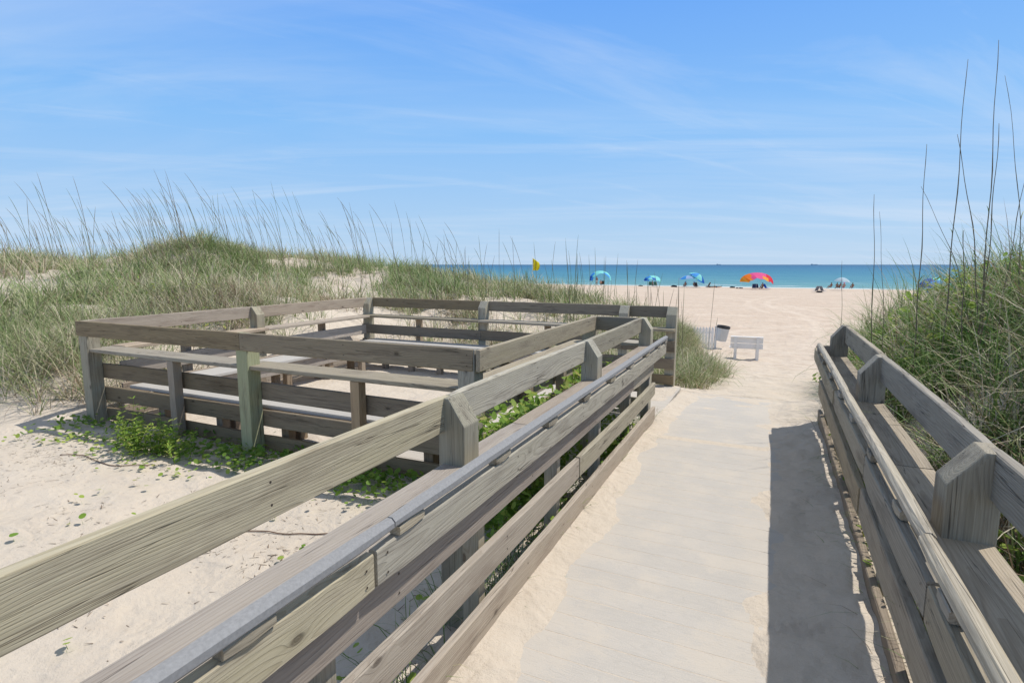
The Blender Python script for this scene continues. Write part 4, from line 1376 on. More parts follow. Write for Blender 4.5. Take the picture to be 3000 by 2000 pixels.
# a few long runners
for k, (x0, y0, L_, a_) in enumerate([(-3.3, 2.35, 0.9, 0.35), (-3.9, 2.05, 0.7, 0.15), (-5.9, 2.75, 1.1, 0.1), (-2.5, 1.75, 0.35, 0.9)]):
    pts = []
    for s in range(12):
        u = s / 11 * L_
        xx, yy = x0 + u * math.cos(a_) + 0.03 * math.sin(u * 9 + k), y0 + u * math.sin(a_) + 0.04 * math.sin(u * 7)
        pts.append((xx, yy, float(terrain(xx, yy)) + 0.008))
    o = tube('vine_runner', None, pts, 0.004, simple_mat('runner_bark', (0.20, 0.13, 0.09), 0.9, noise=0.3, nscale=40), 6)
    tag(o, ['thin brown vine runner on the sand near the long top rail', 'thin brown vine runner curving on the sand, middle of the near sand',
            'brown vine runner beside the green weed shrub', 'short dry stick on the sand close to the shelf plank'][k], 'runner')

# ------------------------------------------------------------------ sea oats
M_oat = simple_mat('sea_oat_stalk', (0.20, 0.165, 0.11), rough=0.8, noise=0.25, nscale=6)
M_oat2 = simple_mat('sea_oat_stalk_green', (0.17, 0.19, 0.08), rough=0.8, noise=0.25, nscale=6)


def oat(base, L, az, th0, th1, r, mat, head=True, seg=4, kink=0.0):
    pts, rad = [], []
    p = Vector(base)
    n = 14
    for i in range(n + 1):
        tt = i / n
        if i:
            th = th0 + th1 * tt ** 1.8 + kink * math.sin(tt * 9)
            p = p + (L / n) * Vector((math.sin(th) * math.cos(az), math.sin(th) * math.sin(az), math.cos(th)))
        pts.append(p.copy())
        rr = r * (1 - 0.55 * tt)
        if head and 0.62 < tt < 0.99:
            rr = r * (0.85 + 0.25 * math.sin(tt * 40))
        if tt > 0.97:
            rr = r * 0.25
        rad.append(rr)
    return tube('sea_oat_stem', None, pts, r, mat, seg, rad)


GR = 'sea oat stalks on the left dune'
cnt = 0
rs3 = np.random.RandomState(21)
while cnt < 290:
    # thickest in a band over the far left crest and another on the hump
    q = rs3.rand()
    if q < 0.50:
        xx, yy = rs3.uniform(-34, -18), rs3.uniform(8.5, 16)
    elif q < 0.75:
        xx, yy = rs3.normal(-13.5, 2.6), rs3.uniform(8.0, 14.5)
    else:
        xx, yy = rs3.uniform(-17, -6), rs3.uniform(9.5, 15)
    if (yy < 9.2 and xx > -7.3) or xx < -35 or xx > -3:
        continue
    az = math.pi + 0.3 + rs3.normal(0, 0.35)
    dd = math.hypot(xx, yy)
    o = oat((xx, yy, float(terrain(xx, yy)) - 0.02), rs3.uniform(1.3, 2.75) * (0.7 if xx > -8 else 1.0), az, rs3.uniform(0.03, 0.20), rs3.uniform(0.15, 0.7) * (1.0 if xx < -7 else 0.5), 0.0034 + dd * 0.00016, M_oat if rs3.rand() < 0.7 else M_oat2)
    tag(o, 'thin dry sea oat stalk leaning left out of the grass on the left dune', 'sea oat', GR)
    cnt += 1
for k in range(95):
    xx = rs3.uniform(-7.6, -1.0)
    yy = rs3.uniform(9.5, 13.5)
    if xx > -2.2 and rs3.rand() < 0.4:
        continue
    dd = math.hypot(xx, yy)
    o = oat((xx, yy, float(terrain(xx, yy)) - 0.02), rs3.uniform(1.1, 2.2), rs3.uniform(0, 6.28), rs3.uniform(0.0, 0.10), rs3.uniform(-0.05, 0.25), 0.0028 + dd * 0.00014, M_oat if rs3.rand() < 0.6 else M_oat2)
    tag(o, 'thin straight sea oat stalk standing behind the far railing', 'sea oat', 'sea oat stalks behind the far railing')

# tall stalks on the right dune: (tip x,z) (base x) at given y
tall = [
    ((1.338, 3.29), 1.359, 6.0, 'tall dark sea oat stalk right of the path, second highest, tip leaning right'),
    ((1.526, 3.41), 1.60, 6.0, 'highest dark sea oat stalk near the right picture edge'),
    ((1.599, 3.13), 1.86, 6.0, 'long sea oat stalk leaning left from the right picture edge'),
    ((1.113, 2.64), 1.16, 6.0, 'upright sea oat stalk left of the two highest ones'),
    ((0.808, 2.27), 0.88, 6.3, 'slim sea oat stalk standing left over the sea, taller one of a pair'),
    ((0.856, 2.11), 0.99, 6.3, 'slim sea oat stalk over the sea, shorter one of a pair'),
    ((0.635, 1.66), 0.68, 6.8, 'short thin stalk furthest left at the edge of the right dune'),
    ((1.78, 2.75), 1.66, 5.8, 'sea oat stalk leaning right at the right picture edge'),
    ((1.247, 1.87), 1.30, 5.2, 'short thick broken stalk in the right grass'),
    ((1.621, 2.78), 1.64, 6.1, 'thin straight stalk close right of the highest one'),
    ((1.319, 2.70), 1.60, 6.0, 'thin stalk leaning left across the second highest one'),
    ((1.12, 2.3), 1.60, 6.1, 'thin stalk leaning far left, crossing the others'),
]
for (tp, bx, yy, lab) in tall:
    gz = float(terrain(bx, yy))
    base = Vector((bx + 0.02, yy, gz - 0.05))
    tip = Vector((tp[0], yy, tp[1]))
    n = 16
    pts, rad = [], []
    bowv = (tip.x - base.x) * 0.35
    thick = 0.0062 if 'tall' in lab or 'high' in lab or 'upright' in lab or 'thick' in lab else 0.0042
    for i in range(n + 1):
        tt = i / n
        p = base.lerp(tip, tt)
        p.x += -bowv * math.sin(tt * math.pi) * 0.6 + 0.006 * math.sin(tt * 17 + bx * 30)
        pts.append(p)
        rr = thick * (1 - 0.72 * tt)
        if i % 5 == 0 and 0 < i < n:
            rr *= 1.35
        rad.append(max(rr, 0.0009))
    o = tube('tall_sea_oat', None, pts, thick, M_oat, 6, rad)
    rl = np.random.RandomState(int(bx * 1000) % 997)
    for q in range(3):
        tt = (0.12, 0.30, 0.52)[q] + rl.uniform(-0.05, 0.05)
        p0 = pts[max(1, int(tt * n))]
        az_ = rl.uniform(0, 6.28)
        Ln = rl.uniform(0.10, 0.42) * (1 - 0.5 * tt)
        V_, Q_, T_, A_ = blades(np.array([[p0.x, p0.y, p0.z]]), np.array([Ln]), np.array([0.007]), np.array([az_]), np.array([rl.uniform(0.2, 0.7)]), np.array([rl.uniform(0.6, 2.2)]), np.array([rl.uniform(0.3, 0.9)]), segs=6)
        lo_ = big_mesh('leaf', V_ - np.array(o.location), [Q_, T_], M_grassr, {'tint': A_}, smooth=False)
        lo_.parent = o
    tag(o, lab, 'sea oat', 'tall sea oat stalks on the right dune')

# ------------------------------------------------------------------ white beach bench
M_paint = simple_mat('white_paint', (0.80, 0.795, 0.775), rough=0.55, noise=0.10, nscale=9, bump=0.001)


def local_thing(name, loc, rz, label, cat, group=None):
    return thing(name, loc, label, cat, group, rz)


zb = float(terrain(-0.78, 22.2))
bn = local_thing('park_bench', (-0.78, 22.3, zb), math.radians(4), 'white painted wooden bench seen from behind on the sandy path', 'bench')
MB_ = wmat(bn)
for s in (-1, 1):
    box('post', bn, s * 0.38 - 0.05, s * 0.38 + 0.05, -0.06, 0.03, -0.2, 0.86, M_paint, 0.005, M=MB_)
    box('leg', bn, s * 0.38 - 0.04, s * 0.38 + 0.04, 0.40, 0.48, -0.2, 0.42, M_paint, 0.005, M=MB_)
    box('arm', bn, s * 0.44 - 0.04, s * 0.44 + 0.04, 0.0, 0.5, 0.44, 0.48, M_paint, 0.005, M=MB_)
for z0, z1 in ((0.64, 0.84), (0.44, 0.62)):
    box('back_board', bn, -0.56, 0.56, 0.033, 0.07, z0, z1, M_paint, 0.005, M=MB_)
box('top_cap', bn, -0.56, 0.56, -0.05, 0.11, 0.862, 0.885, M_paint, 0.004, M=MB_)
for k in range(3):
    box('seat_board', bn, -0.58, 0.58, 0.10 + k * 0.145, 0.235 + k * 0.145, 0.42, 0.455, M_paint, 0.004, M=MB_)

# ------------------------------------------------------------------ picket screen and bins
pk = local_thing('picket_screen', (-2.55, 24.9, float(terrain(-2.55, 24.9))), math.radians(18), 'small white picket screen beside the tilted bin', 'fence')
MP = wmat(pk)
for k in range(7):
    x = -0.42 + k * 0.125
    prf = [(-0.05, -0.1), (0.05, -0.1), (0.05, 0.92), (0.0, 1.0), (-0.05, 0.92)]
    vs = [(x + px_, -0.012, z_) for px_, z_ in prf] + [(x + px_, 0.012, z_) for px_, z_ in prf]
    fs = [tuple(range(5)), tuple(reversed(range(5, 10)))] + [(i, (i + 1) % 5 + 0, (i + 1) % 5 + 5, i + 5) for i in range(5)]
    mesh_obj('picket', vs, fs, M_paint, pk, M=MP)
for z in (0.25, 0.72):
    box('cross_rail', pk, -0.48, 0.40, 0.016, 0.05, z, z + 0.08, M_paint, 0.003, M=MP)
M_steel = simple_mat('dull_steel', (0.50, 0.54, 0.58), rough=0.42, metal=0.6, noise=0.12, nscale=12)
M_dark = simple_mat('dark_rubber', (0.035, 0.035, 0.038), rough=0.6)


def lathe(name, parent, prof, mat, seg=28, M=None, ridges=0.0):
    vs, fs = [], []
    for (r, z) in prof:
        for k in range(seg):
            a = 2 * math.pi * k / seg
            rr = r * (1 + ridges * (1 if k % 2 else -1))
            vs.append((rr * math.cos(a), rr * math.sin(a), z))
    for i in range(len(prof) - 1):
        for k in range(seg):
            k2 = (k + 1) % seg
            fs.append((i * seg + k, i * seg + k2, (i + 1) * seg + k2, (i + 1) * seg + k))
    return mesh_obj(name, vs, fs, mat, parent, smooth=not ridges, M=M)


bz = float(terrain(-1.9, 25.6))
bn2 = local_thing('trash_bin', (-1.93, 25.6, bz), 0, 'tilted grey metal litter bin with dark rim beside the picket screen', 'bin')
TM = wmat(bn2) @ Matrix.Translation((0, 0, 0.33)) @ Matrix.Rotation(math.radians(8), 4, 'Y')
lathe('body', bn2, [(0.0, 0.0), (0.21, 0.0), (0.225, 0.1), (0.255, 0.60), (0.24, 0.60), (0.21, 0.03)], M_steel, 36, TM, 0.006)
lathe('rim', bn2, [(0.262, 0.56), (0.275, 0.58), (0.275, 0.645), (0.262, 0.66), (0.235, 0.655), (0.235, 0.60)], M_dark, 32, TM)
lathe('liner', bn2, [(0.0, 0.30), (0.20, 0.35), (0.232, 0.62)], M_dark, 24, TM)
box('mounting_post', bn2, -2.20, -2.11, 25.55, 25.64, bz - 0.3, bz + 0.95, M_paint, 0.004)
b3 = local_thing('trash_bin', (-3.35, 24.2, float(terrain(-3.35, 24.2))), 0, 'brown bin half hidden by the grass right of the tall end post', 'bin')
M_brownp = simple_mat('brown_paint', (0.14, 0.10, 0.075), rough=0.6)
T3 = wmat(b3)
lathe('body', b3, [(0.0, 0.02), (0.25, 0.0), (0.27, 0.8), (0.24, 0.8), (0.2, 0.1)], M_brownp, 24, T3)
lathe('rim', b3, [(0.272, 0.78), (0.30, 0.80), (0.30, 0.87), (0.25, 0.88), (0.243, 0.80)], M_brownp, 24, T3)


# ------------------------------------------------------------------ things on the beach
def ray(px, py):
    return FW + RT * ((px - 1500) / F_PX) - UP * ((py - 1000) / F_PX)


def on_beach(px, y):
    """ground point seen at picture column px, at world depth y"""
    d = ray(px, 840)
    x = d.x * y / d.y
    return Vector((x, y, float(terrain(x, y))))


def canopy(parent, c, R, hgt, tilt_dir, tilt, mats, n=8, sub=5, scallop=0.10, stretch=(1, 1), parts='canopy'):
    """umbrella cloth: n panels, thickness by solidify; tilt about its hub"""
    vs, fs, mi = [], [], []
    segs = n * sub
    rings = 7
    for i in range(rings + 1):
        a = i / rings
        for k in range(segs):
            phi = 2 * math.pi * k / segs
            w = (k % sub) / sub
            sag = math.sin(w * math.pi)
            rr = R * a * (1 - scallop * sag * a)
            z = hgt * (1 - a ** 2.1) - 0.05 * R * sag * a * 0.6
            vs.append((rr * math.cos(phi) * stretch[0], rr * math.sin(phi) * stretch[1], z))
    for i in range(rings):
        for k in range(segs):
            k2 = (k + 1) % segs
            fs.append((i * segs + k, i * segs + k2, (i + 1) * segs + k2, (i + 1) * segs + k))
            mi.append((k // sub) % len(mats))
    M = Matrix.Translation(Vector(c)) @ Matrix.Rotation(tilt_dir, 4, 'Z') @ Matrix.Rotation(tilt, 4, 'Y') @ Matrix.Rotation(-tilt_dir, 4, 'Z')
    o = mesh_obj(parts, vs, fs, mats, parent, smooth=False, M=M)
    o.data.polygons.foreach_set('material_index', mi)
    sm = o.modifiers.new('thickness', 'SOLIDIFY')
    sm.thickness = 0.012
    return o, M


def cloth(name, c):
    return simple_mat(name, c, rough=0.7, noise=0.05, nscale=3, transl=0.45)


C_turq = cloth('turquoise_cloth', (0.34, 0.82, 0.80))
C_lblue = cloth('sky_blue_cloth', (0.09, 0.44, 0.88))
C_blue = cloth('blue_cloth', (0.03, 0.17, 0.60))
C_pale = cloth('pale_blue_cloth', (0.42, 0.58, 0.80))
C_orange = cloth('orange_cloth', (0.90, 0.30, 0.03))
C_yel = cloth('amber_cloth', (0.92, 0.48, 0.05))
C_pink = cloth('pink_cloth', (0.85, 0.13, 0.38))
C_red = cloth('red_cloth', (0.80, 0.03, 0.06))
C_white = cloth('white_cloth', (0.62, 0.74, 0.80))
C_navy = simple_mat('navy_fabric', (0.02, 0.035, 0.11), rough=0.8)
C_green = simple_mat('green_fabric', (0.05, 0.17, 0.13), rough=0.8)
C_skin = simple_mat('skin', (0.30, 0.15, 0.09), rough=0.55, noise=0.05)
C_skin2 = simple_mat('lighter_skin', (0.50, 0.28, 0.19), rough=0.55, noise=0.05)
C_hair = simple_mat('dark_hair', (0.03, 0.02, 0.015), rough=0.8)
C_black = simple_mat('black_fabric', (0.03, 0.03, 0.035), rough=0.8)
C_grey = simple_mat('grey_fabric', (0.25, 0.25, 0.28), rough=0.8)
C_towel = simple_mat('pale_towel', (0.66, 0.64, 0.66), rough=0.9)
M_pole = simple_mat('white_pole', (0.6, 0.6, 0.6), rough=0.4)


def umbrella(pos, px_off, R, hgt, top, tdir, tilt, mats, label, stretch=(1, 1), scallop=0.10):
    root = thing('beach_umbrella', pos, label, 'umbrella', 'umbrellas along the water edge')
    hub = Vector((pos.x, pos.y, pos.z + top - hgt))
    canopy(root, hub, R, hgt, tdir, tilt, mats, stretch=stretch, scallop=scallop)
    tube('pole', root, [(pos.x, pos.y, pos.z - 0.3), (hub.x, hub.y, hub.z + hgt * 0.9)], 0.022, M_pole, 8)
    return root


def arch_shade(pos, W_, zl, zr, zt, band, outer, inner, label, seed=0, scal=0.0):
    """wind-bowed shade: an arched band of cloth panels on two poles, open below"""
    root = thing('beach_umbrella', pos, label, 'umbrella', 'umbrellas along the water edge', PSI)
    M = wmat(root)
    mats = []
    for m_ in outer + inner:
        if m_ not in mats:
            mats.append(m_)
    nphi, nv = 40, 6
    vs, fs, mi = [], [], []
    for i in range(nv + 1):
        v = i / nv
        for k in range(nphi + 1):
            u = k / nphi
            a = math.pi * (1 - u)
            zb_ = zl + (zr - zl) * u
            rx = W_ / 2 - band * 0.75 * (1 - v)
            rz = (zt - zb_) - band * (1 - v) * (1.0 + 0.2 * math.sin(u * 9 + seed))
            sc_ = scal * abs(math.sin(u * math.pi * 5)) * (1 - v)
            vs.append((rx * math.cos(a), -0.7 + 1.5 * v, zb_ + rz * math.sin(a) ** 0.85 - sc_))
    for i in range(nv):
        for k in range(nphi):
            a = i * (nphi + 1) + k
            fs.append((a, a + 1, a + nphi + 2, a + nphi + 1))
            lst = outer if i >= nv / 2 else inner
            mi.append(mats.index(lst[min(len(lst) - 1, int(k / nphi * len(lst)))]))
    o = mesh_obj('canopy', vs, fs, mats, root, M=M)
    o.data.polygons.foreach_set('material_index', mi)
    sm = o.modifiers.new('thickness', 'SOLIDIFY')
    sm.thickness = 0.012
    w = lambda p: M @ Vector(p)
    tube('pole', root, [w((0.15 * W_, 0.1, -0.2)), w((0.02 * W_, 0.1, zt - band * 0.6))], 0.02, M_pole, 8)
    tube('guy_line', root, [w((-W_ / 2 - 0.2, -0.4, -0.1)), w((-W_ / 2, 0.1, zl + 0.1))], 0.006, M_pole, 5)
    return root


def skin_fig(name, joints, edges, radii, mat, parent=None):
    me = bpy.data.meshes.new(name)
    me.from_pydata([tuple(j) for j in joints], edges, [])
    me.materials.append(mat)
    o = bpy.data.objects.new(name, me)
    col.objects.link(o)
    sk = o.modifiers.new('skin', 'SKIN')
    sk.use_smooth_shade = True
    sv = me.skin_vertices[0].data
    for i, r in enumerate(radii):
        sv[i].radius = (r, r) if not isinstance(r, tuple) else r
        sv[i].use_root = (i == 0)
    su = o.modifiers.new('sub', 'SUBSURF')
    su.levels = 1
    su.render_levels = 2
    if parent is not None:
        o.parent = parent
    return o


ED = [(0, 1), (1, 2), (2, 3), (3, 4), (4, 5), (2, 6), (6, 7), (7, 8), (8, 9), (2, 10), (10, 11), (11, 12), (12, 13), (0, 14), (14, 15), (15, 16), (16, 17), (0, 18), (18, 19), (19, 20), (20, 21)]
RAD = [(0.15, 0.10), (0.13, 0.095), (0.16, 0.10), 0.055, 0.088, 0.075, 0.055, 0.045, 0.033, 0.036, 0.055, 0.045, 0.033, 0.036, 0.095, 0.065, 0.04, 0.035, 0.095, 0.065, 0.04, 0.035]
STAND = [(0, 0, 0.95), (0, 0, 1.15), (0, 0, 1.40), (0, 0, 1.50), (0, 0.01, 1.62), (0, 0.01, 1.70),
         (-0.18, 0, 1.40), (-0.25, 0.02, 1.14), (-0.24, 0.12, 0.93), (-0.23, 0.18, 0.84), (0.18, 0, 1.40), (0.24, 0.02, 1.14), (0.16, 0.16, 1.04), (0.08, 0.22, 1.06),
         (-0.09, 0, 0.84), (-0.11, 0.02, 0.46), (-0.12, -0.01, 0.07), (-0.13, 0.12, 0.03), (0.09, 0, 0.84), (0.11, 0.03, 0.46), (0.13, 0, 0.07), (0.14, 0.13, 0.03)]
SIT = [(0, 0, 0.30), (0, -0.06, 0.50), (0, -0.12, 0.74), (0, -0.12, 0.84), (0, -0.11, 0.95), (0, -0.11, 1.03),
       (-0.18, -0.12, 0.74), (-0.26, 0.02, 0.50), (-0.24, 0.26, 0.46), (-0.22, 0.34, 0.46), (0.18, -0.12, 0.74), (0.26, 0.02, 0.50), (0.24, 0.26, 0.46), (0.22, 0.34, 0.46),
       (-0.10, 0.08, 0.28), (-0.13, 0.46, 0.42), (-0.13, 0.74, 0.08), (-0.13, 0.86, 0.06), (0.10, 0.08, 0.28), (0.13, 0.46, 0.40), (0.14, 0.76, 0.08), (0.14, 0.88, 0.06)]
LIE = [(0, 0, 0.13), (0, -0.2, 0.13), (0, -0.45, 0.15), (0, -0.55, 0.17), (0, -0.66, 0.20), (0, -0.73, 0.22),
       (-0.18, -0.45, 0.15), (-0.28, -0.25, 0.09), (-0.26, 0.0, 0.06), (-0.26, 0.08, 0.06), (0.18, -0.45, 0.15), (0.28, -0.25, 0.09), (0.26, 0.0, 0.06), (0.26, 0.08, 0.06),
       (-0.09, 0.1, 0.12), (-0.11, 0.45, 0.30), (-0.12, 0.72, 0.06), (-0.12, 0.84, 0.06), (0.09, 0.1, 0.12), (0.11, 0.48, 0.09), (0.12, 0.85, 0.07), (0.12, 0.95, 0.10)]


def person(pos, rz, pose, skin, suit, label, hat=None, group='people on the beach'):
    root = thing('person', pos, label, 'person', group, rz)
    M = wmat(root)
    jt = [M @ Vector(j) for j in pose]
    inv = M.inverted()
    loc = [inv @ j for j in jt]
    o = skin_fig('body', loc, ED, RAD, skin, root)
    # trunks / swimsuit around hips as short thick skinned piece
    hips = [Vector(pose[0]), Vector(pose[14]) * 1.0, Vector(pose[18]) * 1.0, Vector(pose[0]).lerp(Vector(pose[1]), 0.35), Vector(pose[14]).lerp(Vector(pose[15]), 0.45), Vector(pose[18]).lerp(Vector(pose[19]), 0.45)]
    skin_fig('swimwear', hips, [(0, 1), (0, 2), (0, 3), (1, 4), (2, 5)], [(0.17, 0.12), 0.108, 0.108, (0.155, 0.11), 0.10, 0.10], suit, root)
    h = Vector(pose[5])
    bm = bmesh.new()
    bmesh.ops.create_icosphere(bm, subdivisions=2, radius=0.10)
    for v in bm.verts:
        v.co.z = max(v.co.z, -0.02) * 0.8
        v.co += h
    me = bpy.data.meshes.new('hair')
    bm.to_mesh(me)
    bm.free()
    me.materials.append(hat or C_hair)
    hh = bpy.data.objects.new('hat' if hat else 'hair', me)
    col.objects.link(hh)
    hh.parent = root
    if hat:
        vs, fs = [], []
        for r, z in ((0.09, 0), (0.20, -0.03)):
            for k in range(14):
                a = k * 2 * math.pi / 14
                vs.append((h.x + r * math.cos(a), h.y + r * math.sin(a), h.z + z))
        fs = [(k, (k + 1) % 14, 14 + (k + 1) % 14, 14 + k) for k in range(14)]
        mesh_obj('brim', vs, fs, hat, root, M=M)
    return root


def beach_chair(pos, rz, fab, label, frame=None):
    root = thing('beach_chair', pos, label, 'chair', 'beach chairs', rz)
    M = wmat(root)
    fr = frame or M_pole
    # seat, sloping back, side frames
    def slab(name, pts, th, mat):
        a, b_, c_, d_ = [Vector(p) for p in pts]
        nrm = (b_ - a).cross(d_ - a).normalized() * th
        vs = [a, b_, c_, d_, a + nrm, b_ + nrm, c_ + nrm, d_ + nrm]
        fs = [(3, 2, 1, 0), (4, 5, 6, 7), (0, 1, 5, 4), (1, 2, 6, 5), (2, 3, 7, 6), (3, 0, 4, 7)]
        return mesh_obj(name, vs, fs, mat, root, M=M)
    slab('seat', [(-0.27, -0.05, 0.22), (0.27, -0.05, 0.22), (0.27, 0.45, 0.28), (-0.27, 0.45, 0.28)], 0.02, fab)
    slab('backrest', [(-0.27, -0.40, 0.90), (0.27, -0.40, 0.90), (0.27, -0.05, 0.24), (-0.27, -0.05, 0.24)], 0.025, fab)
    for s in (-1, 1):
        x = 0.29 * s
        w = lambda p: M @ Vector(p)
        tube('side_frame', root, [w((x, -0.42, 0.92)), w((x, -0.06, 0.22)), w((x, 0.46, 0.29)), w((x, 0.40, 0.0)), w((x, -0.3, 0.02)), w((x, -0.18, 0.48)), w((x, 0.28, 0.46))], 0.014, fr, 6)
    return root


YS = 106.0
# arched turquoise shade
p = on_beach(1760, 108)
arch_shade(p, 4.3, 0.9, 0.9, 2.85, 0.62, [C_blue, C_lblue, C_turq, C_turq, C_turq, C_turq, C_turq], [C_lblue, C_turq, C_turq, C_turq, C_lblue, C_lblue, C_turq], 'arched turquoise and blue sun shade furthest left, a person standing under it')
person(on_beach(1748, 106.5), 2.9, STAND, C_skin, C_towel, 'person in pale trunks standing under the arched shade', None)
beach_chair(on_beach(1766, 107.2), 0.3, C_black, 'black beach chair under the arched turquoise shade')
person(on_beach(1760, 106.8), 0.2, SIT, C_skin2, C_green, 'seated person in green beside the black chair under the arched shade')
# second
p = on_beach(1914, 106)
arch_shade(p, 3.2, 1.0, 0.65, 2.0, 0.75, [C_blue, C_lblue, C_turq, C_turq, C_turq], [C_lblue, C_turq, C_blue, C_turq, C_turq], 'small blue and turquoise umbrella, second from the left', 2)
beach_chair(on_beach(1905, 104.6), 0.2, C_green, 'left green chair under the small blue and turquoise umbrella')
beach_chair(on_beach(1921, 104.6), -0.2, C_green, 'right green chair under the small blue and turquoise umbrella')
person(on_beach(1911, 105.2), 0.0, SIT, C_skin, C_green, 'person sitting between the green chairs under the second umbrella')
# pair
p = on_beach(2012, 103.5)
umbrella(p, 0, 1.45, 0.55, 2.05, 0, -0.10, [C_pale, C_lblue, C_pale, C_pale], 'pale blue umbrella of the overlapping pair')
p = on_beach(2040, 104.5)
umbrella(p, 0, 1.65, 0.9, 2.45, 0.25, 0.62, [C_turq, C_lblue, C_turq, C_blue], 'large turquoise umbrella of the pair, strongly tilted to the right')
person(on_beach(2007, 102.6), 0.4, SIT, C_skin, C_navy, 'person sitting in navy under the pale blue umbrella', C_blue)
person(on_beach(2034, 102.6), -0.3, SIT, C_skin, C_grey, 'person sitting in grey under the tilted turquoise umbrella', C_blue)
beach_chair(on_beach(2040, 102.2), -0.3, C_black, 'dark chair under the tilted turquoise umbrella')
beach_chair(on_beach(2074, 104.0), 1.2, C_black, 'black and white chair right of the umbrella pair')
person(on_beach(2082, 104.0), 1.4, LIE, C_skin, C_black, 'person lying right of the black and white chair')
person(on_beach(2101, 104.3), 1.7, LIE, C_skin2, C_navy, 'person lying furthest right of the umbrella pair')


def bag(pos, s, mat, label, cat='bag'):
    bm = bmesh.new()
    bmesh.ops.create_icosphere(bm, subdivisions=3, radius=0.5)
    for v in bm.verts:
        n_ = 1 + 0.15 * math.sin(v.co.x * 9 + v.co.y * 7) * math.cos(v.co.z * 8)
        v.co = Vector((v.co.x * s[0] * n_, v.co.y * s[1] * n_, max(v.co.z, -0.3) * s[2] * n_))
    me = bpy.data.meshes.new('beach_bag')
    bm.to_mesh(me)
    bm.free()
    me.materials.append(mat)
    o = bpy.data.objects.new('beach_bag', me)
    col.objects.link(o)
    o.location = pos + Vector((0, 0, s[2] * 0.28))
    tag(o, label, cat, 'bags and bundles on the beach')
    for f in me.polygons:
        f.use_smooth = True
    return o


bag(on_beach(1877, 106.5), (0.9, 0.4, 0.25), C_black, 'small dark bundle left of the second umbrella')
bag(on_beach(1975, 103.6), (1.1, 0.4, 0.45), C_black, 'dark bundle on the sand left of the umbrella pair')
bag(on_beach(2146, 104.5), (0.9, 0.5, 0.35), C_black, 'dark bundle between the umbrella pair and the orange shade')
bag(on_beach(2160, 101.0), (0.45, 0.3, 0.22), C_black, 'smaller of two dark bags left of the orange shade')
bag(on_beach(2171, 101.5), (0.7, 0.3, 0.22), C_black, 'larger of two dark bags left of the orange shade')
# orange
p = on_beach(2222, 99.5)
arch_shade(p, 5.5, 1.15, 0.75, 2.65, 1.0, [C_yel, C_orange, C_pink, C_pink, C_red, C_red], [C_yel, C_orange, C_pink, C_pink, C_yel, C_red, C_red], 'big orange, pink and red sun shade with scalloped edge', 1, 0.14)
beach_chair(on_beach(2209, 97.2), 0.1, C_navy, 'high navy chair under the left half of the orange shade')
beach_chair(on_beach(2219, 97.8), -0.5, C_navy, 'second navy chair under the orange shade')
beach_chair(on_beach(2245, 97.8), -0.9, C_blue, 'blue chair under the right half of the orange shade')
person(on_beach(2233, 97.8), 0.4, SIT, C_skin, C_black, 'tanned person sitting under the orange shade')
# pale
p = on_beach(2466, 100.5)
umbrella(p, 0, 1.12, 0.6, 1.95, 0, 0.10, [C_white, C_white, C_white, C_white], 'single pale white umbrella right of the orange shade')
beach_chair(on_beach(2391, 90.6), 0.7, C_grey, 'smaller grey chair standing alone on the sand')
beach_chair(on_beach(2411, 90.6), -0.9, C_grey, 'larger reclined grey chair on the sand')
bag(on_beach(2402, 90.4), (0.8, 0.4, 0.3), C_black, 'dark bundle between the two grey chairs')
person(on_beach(2434, 110.5), 0.6, SIT, C_skin, C_grey, 'person with a green hat sitting left at the water edge', C_green)
person(on_beach(2453, 110.5), -0.4, SIT, C_skin, C_grey, 'taller seated person with a green hat under the pale umbrella', C_green)
person(on_beach(2460, 110.5), 0.9, SIT, C_skin, C_black, 'second seated person with a green hat under the pale umbrella', C_green)
person(on_beach(2472, 110.5), 0.2, SIT, C_skin2, C_pink, 'person in pink sitting right of the pale umbrella', C_pink)
person(on_beach(2497, 110.5), 0.2, SIT, C_skin, C_grey, 'furthest right seated person at the water edge', C_green)
# behind the right grass
p = on_beach(2752, 92)
arch_shade(p, 4.4, 0.9, 0.9, 2.2, 0.8, [C_blue, C_blue, C_turq, C_turq, C_turq], [C_blue, C_lblue, C_turq, C_turq],  'turquoise and blue umbrella half hidden behind the right grass')
beach_chair(on_beach(2718, 90), 0.3, C_blue, 'blue chair half hidden behind the right grass')

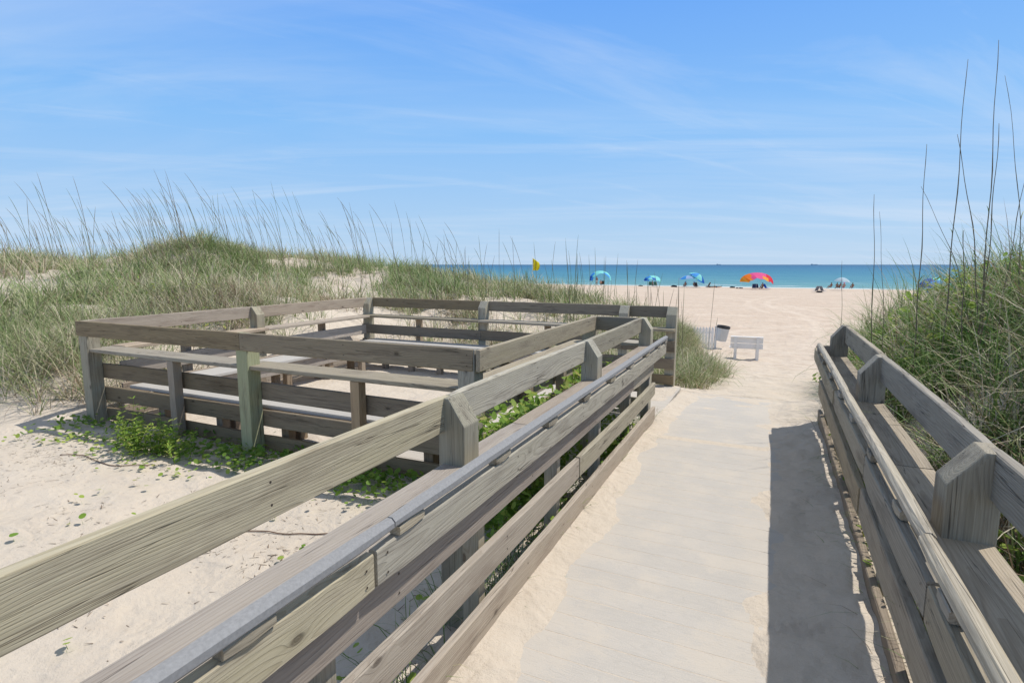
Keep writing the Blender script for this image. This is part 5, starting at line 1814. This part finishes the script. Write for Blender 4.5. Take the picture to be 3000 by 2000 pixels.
# yellow flag on its pole
fy = 40.0
d = ray(1560, 755)
fxp = d.x * fy / d.y
ztop = H + d.z * fy / d.y
fl = thing('flag', (fxp, fy, float(terrain(fxp, fy))), 'yellow warning flag hanging on a thin pole behind the dune', 'flag')
tube('pole', fl, [(fxp, fy, float(terrain(fxp, fy)) - 0.2), (fxp, fy, ztop + 0.1)], 0.02, M_pole, 8)
M_flag = simple_mat('yellow_cloth', (0.80, 0.72, 0.03), rough=0.75, noise=0.05, nscale=3, transl=0.35)
vs, fs = [], []
nx, ny = 18, 12
for j in range(ny + 1):
    for i in range(nx + 1):
        u, v_ = i / nx, j / ny
        x_ = u * 0.42 * (1.0 + 0.35 * v_ * (1 - v_) * 3 * u)
        z_ = -v_ * 0.92 - 0.28 * u ** 1.3 * (1 - v_)
        vs.append((x_ * 0.93 + 0.02, x_ * 0.35 + 0.09 * math.sin(u * 14 + v_ * 2), z_))
for j in range(ny):
    for i in range(nx):
        a = j * (nx + 1) + i
        fs.append((a, a + 1, a + nx + 2, a + nx + 1))
o = mesh_obj('flag_cloth', vs, fs, M_flag, fl, smooth=True, origin=(fxp, fy, ztop - 0.05))
sm = o.modifiers.new('thickness', 'SOLIDIFY')
sm.thickness = 0.006

# two ships on the horizon
M_ship = simple_mat('ship_haze_grey', (0.36, 0.42, 0.50), rough=0.6)  # grey with distance haze mixed into the colour
for k, (px_, L_) in enumerate(((2105, 60), (2385, 85))):
    yy = 9000.0
    d = ray(px_, 775)
    xx = d.x * yy / d.y
    root = thing('ship', (xx, yy, -2.5), ['tiny grey ship on the horizon, left one', 'tiny grey ship on the horizon, right and longer one'][k], 'ship', 'ships on the horizon', PSI)
    MM = wmat(root)
    hl = [(-L_ / 2, 7), (L_ / 2 + 6, 8), (L_ / 2 - 3, 0), (-L_ / 2 + 2, 0)]
    vs = [(a, -8, b_) for a, b_ in hl] + [(a, 8, b_) for a, b_ in hl]
    fs = [(0, 1, 2, 3), (7, 6, 5, 4), (0, 4, 5, 1), (1, 5, 6, 2), (2, 6, 7, 3), (3, 7, 4, 0)]
    mesh_obj('hull', vs, fs, M_ship, root, M=MM)
    box('superstructure', root, -L_ / 2 + 4, -L_ / 2 + 20, -6, 6, 7, 13, M_ship, 0.5, M=MM)
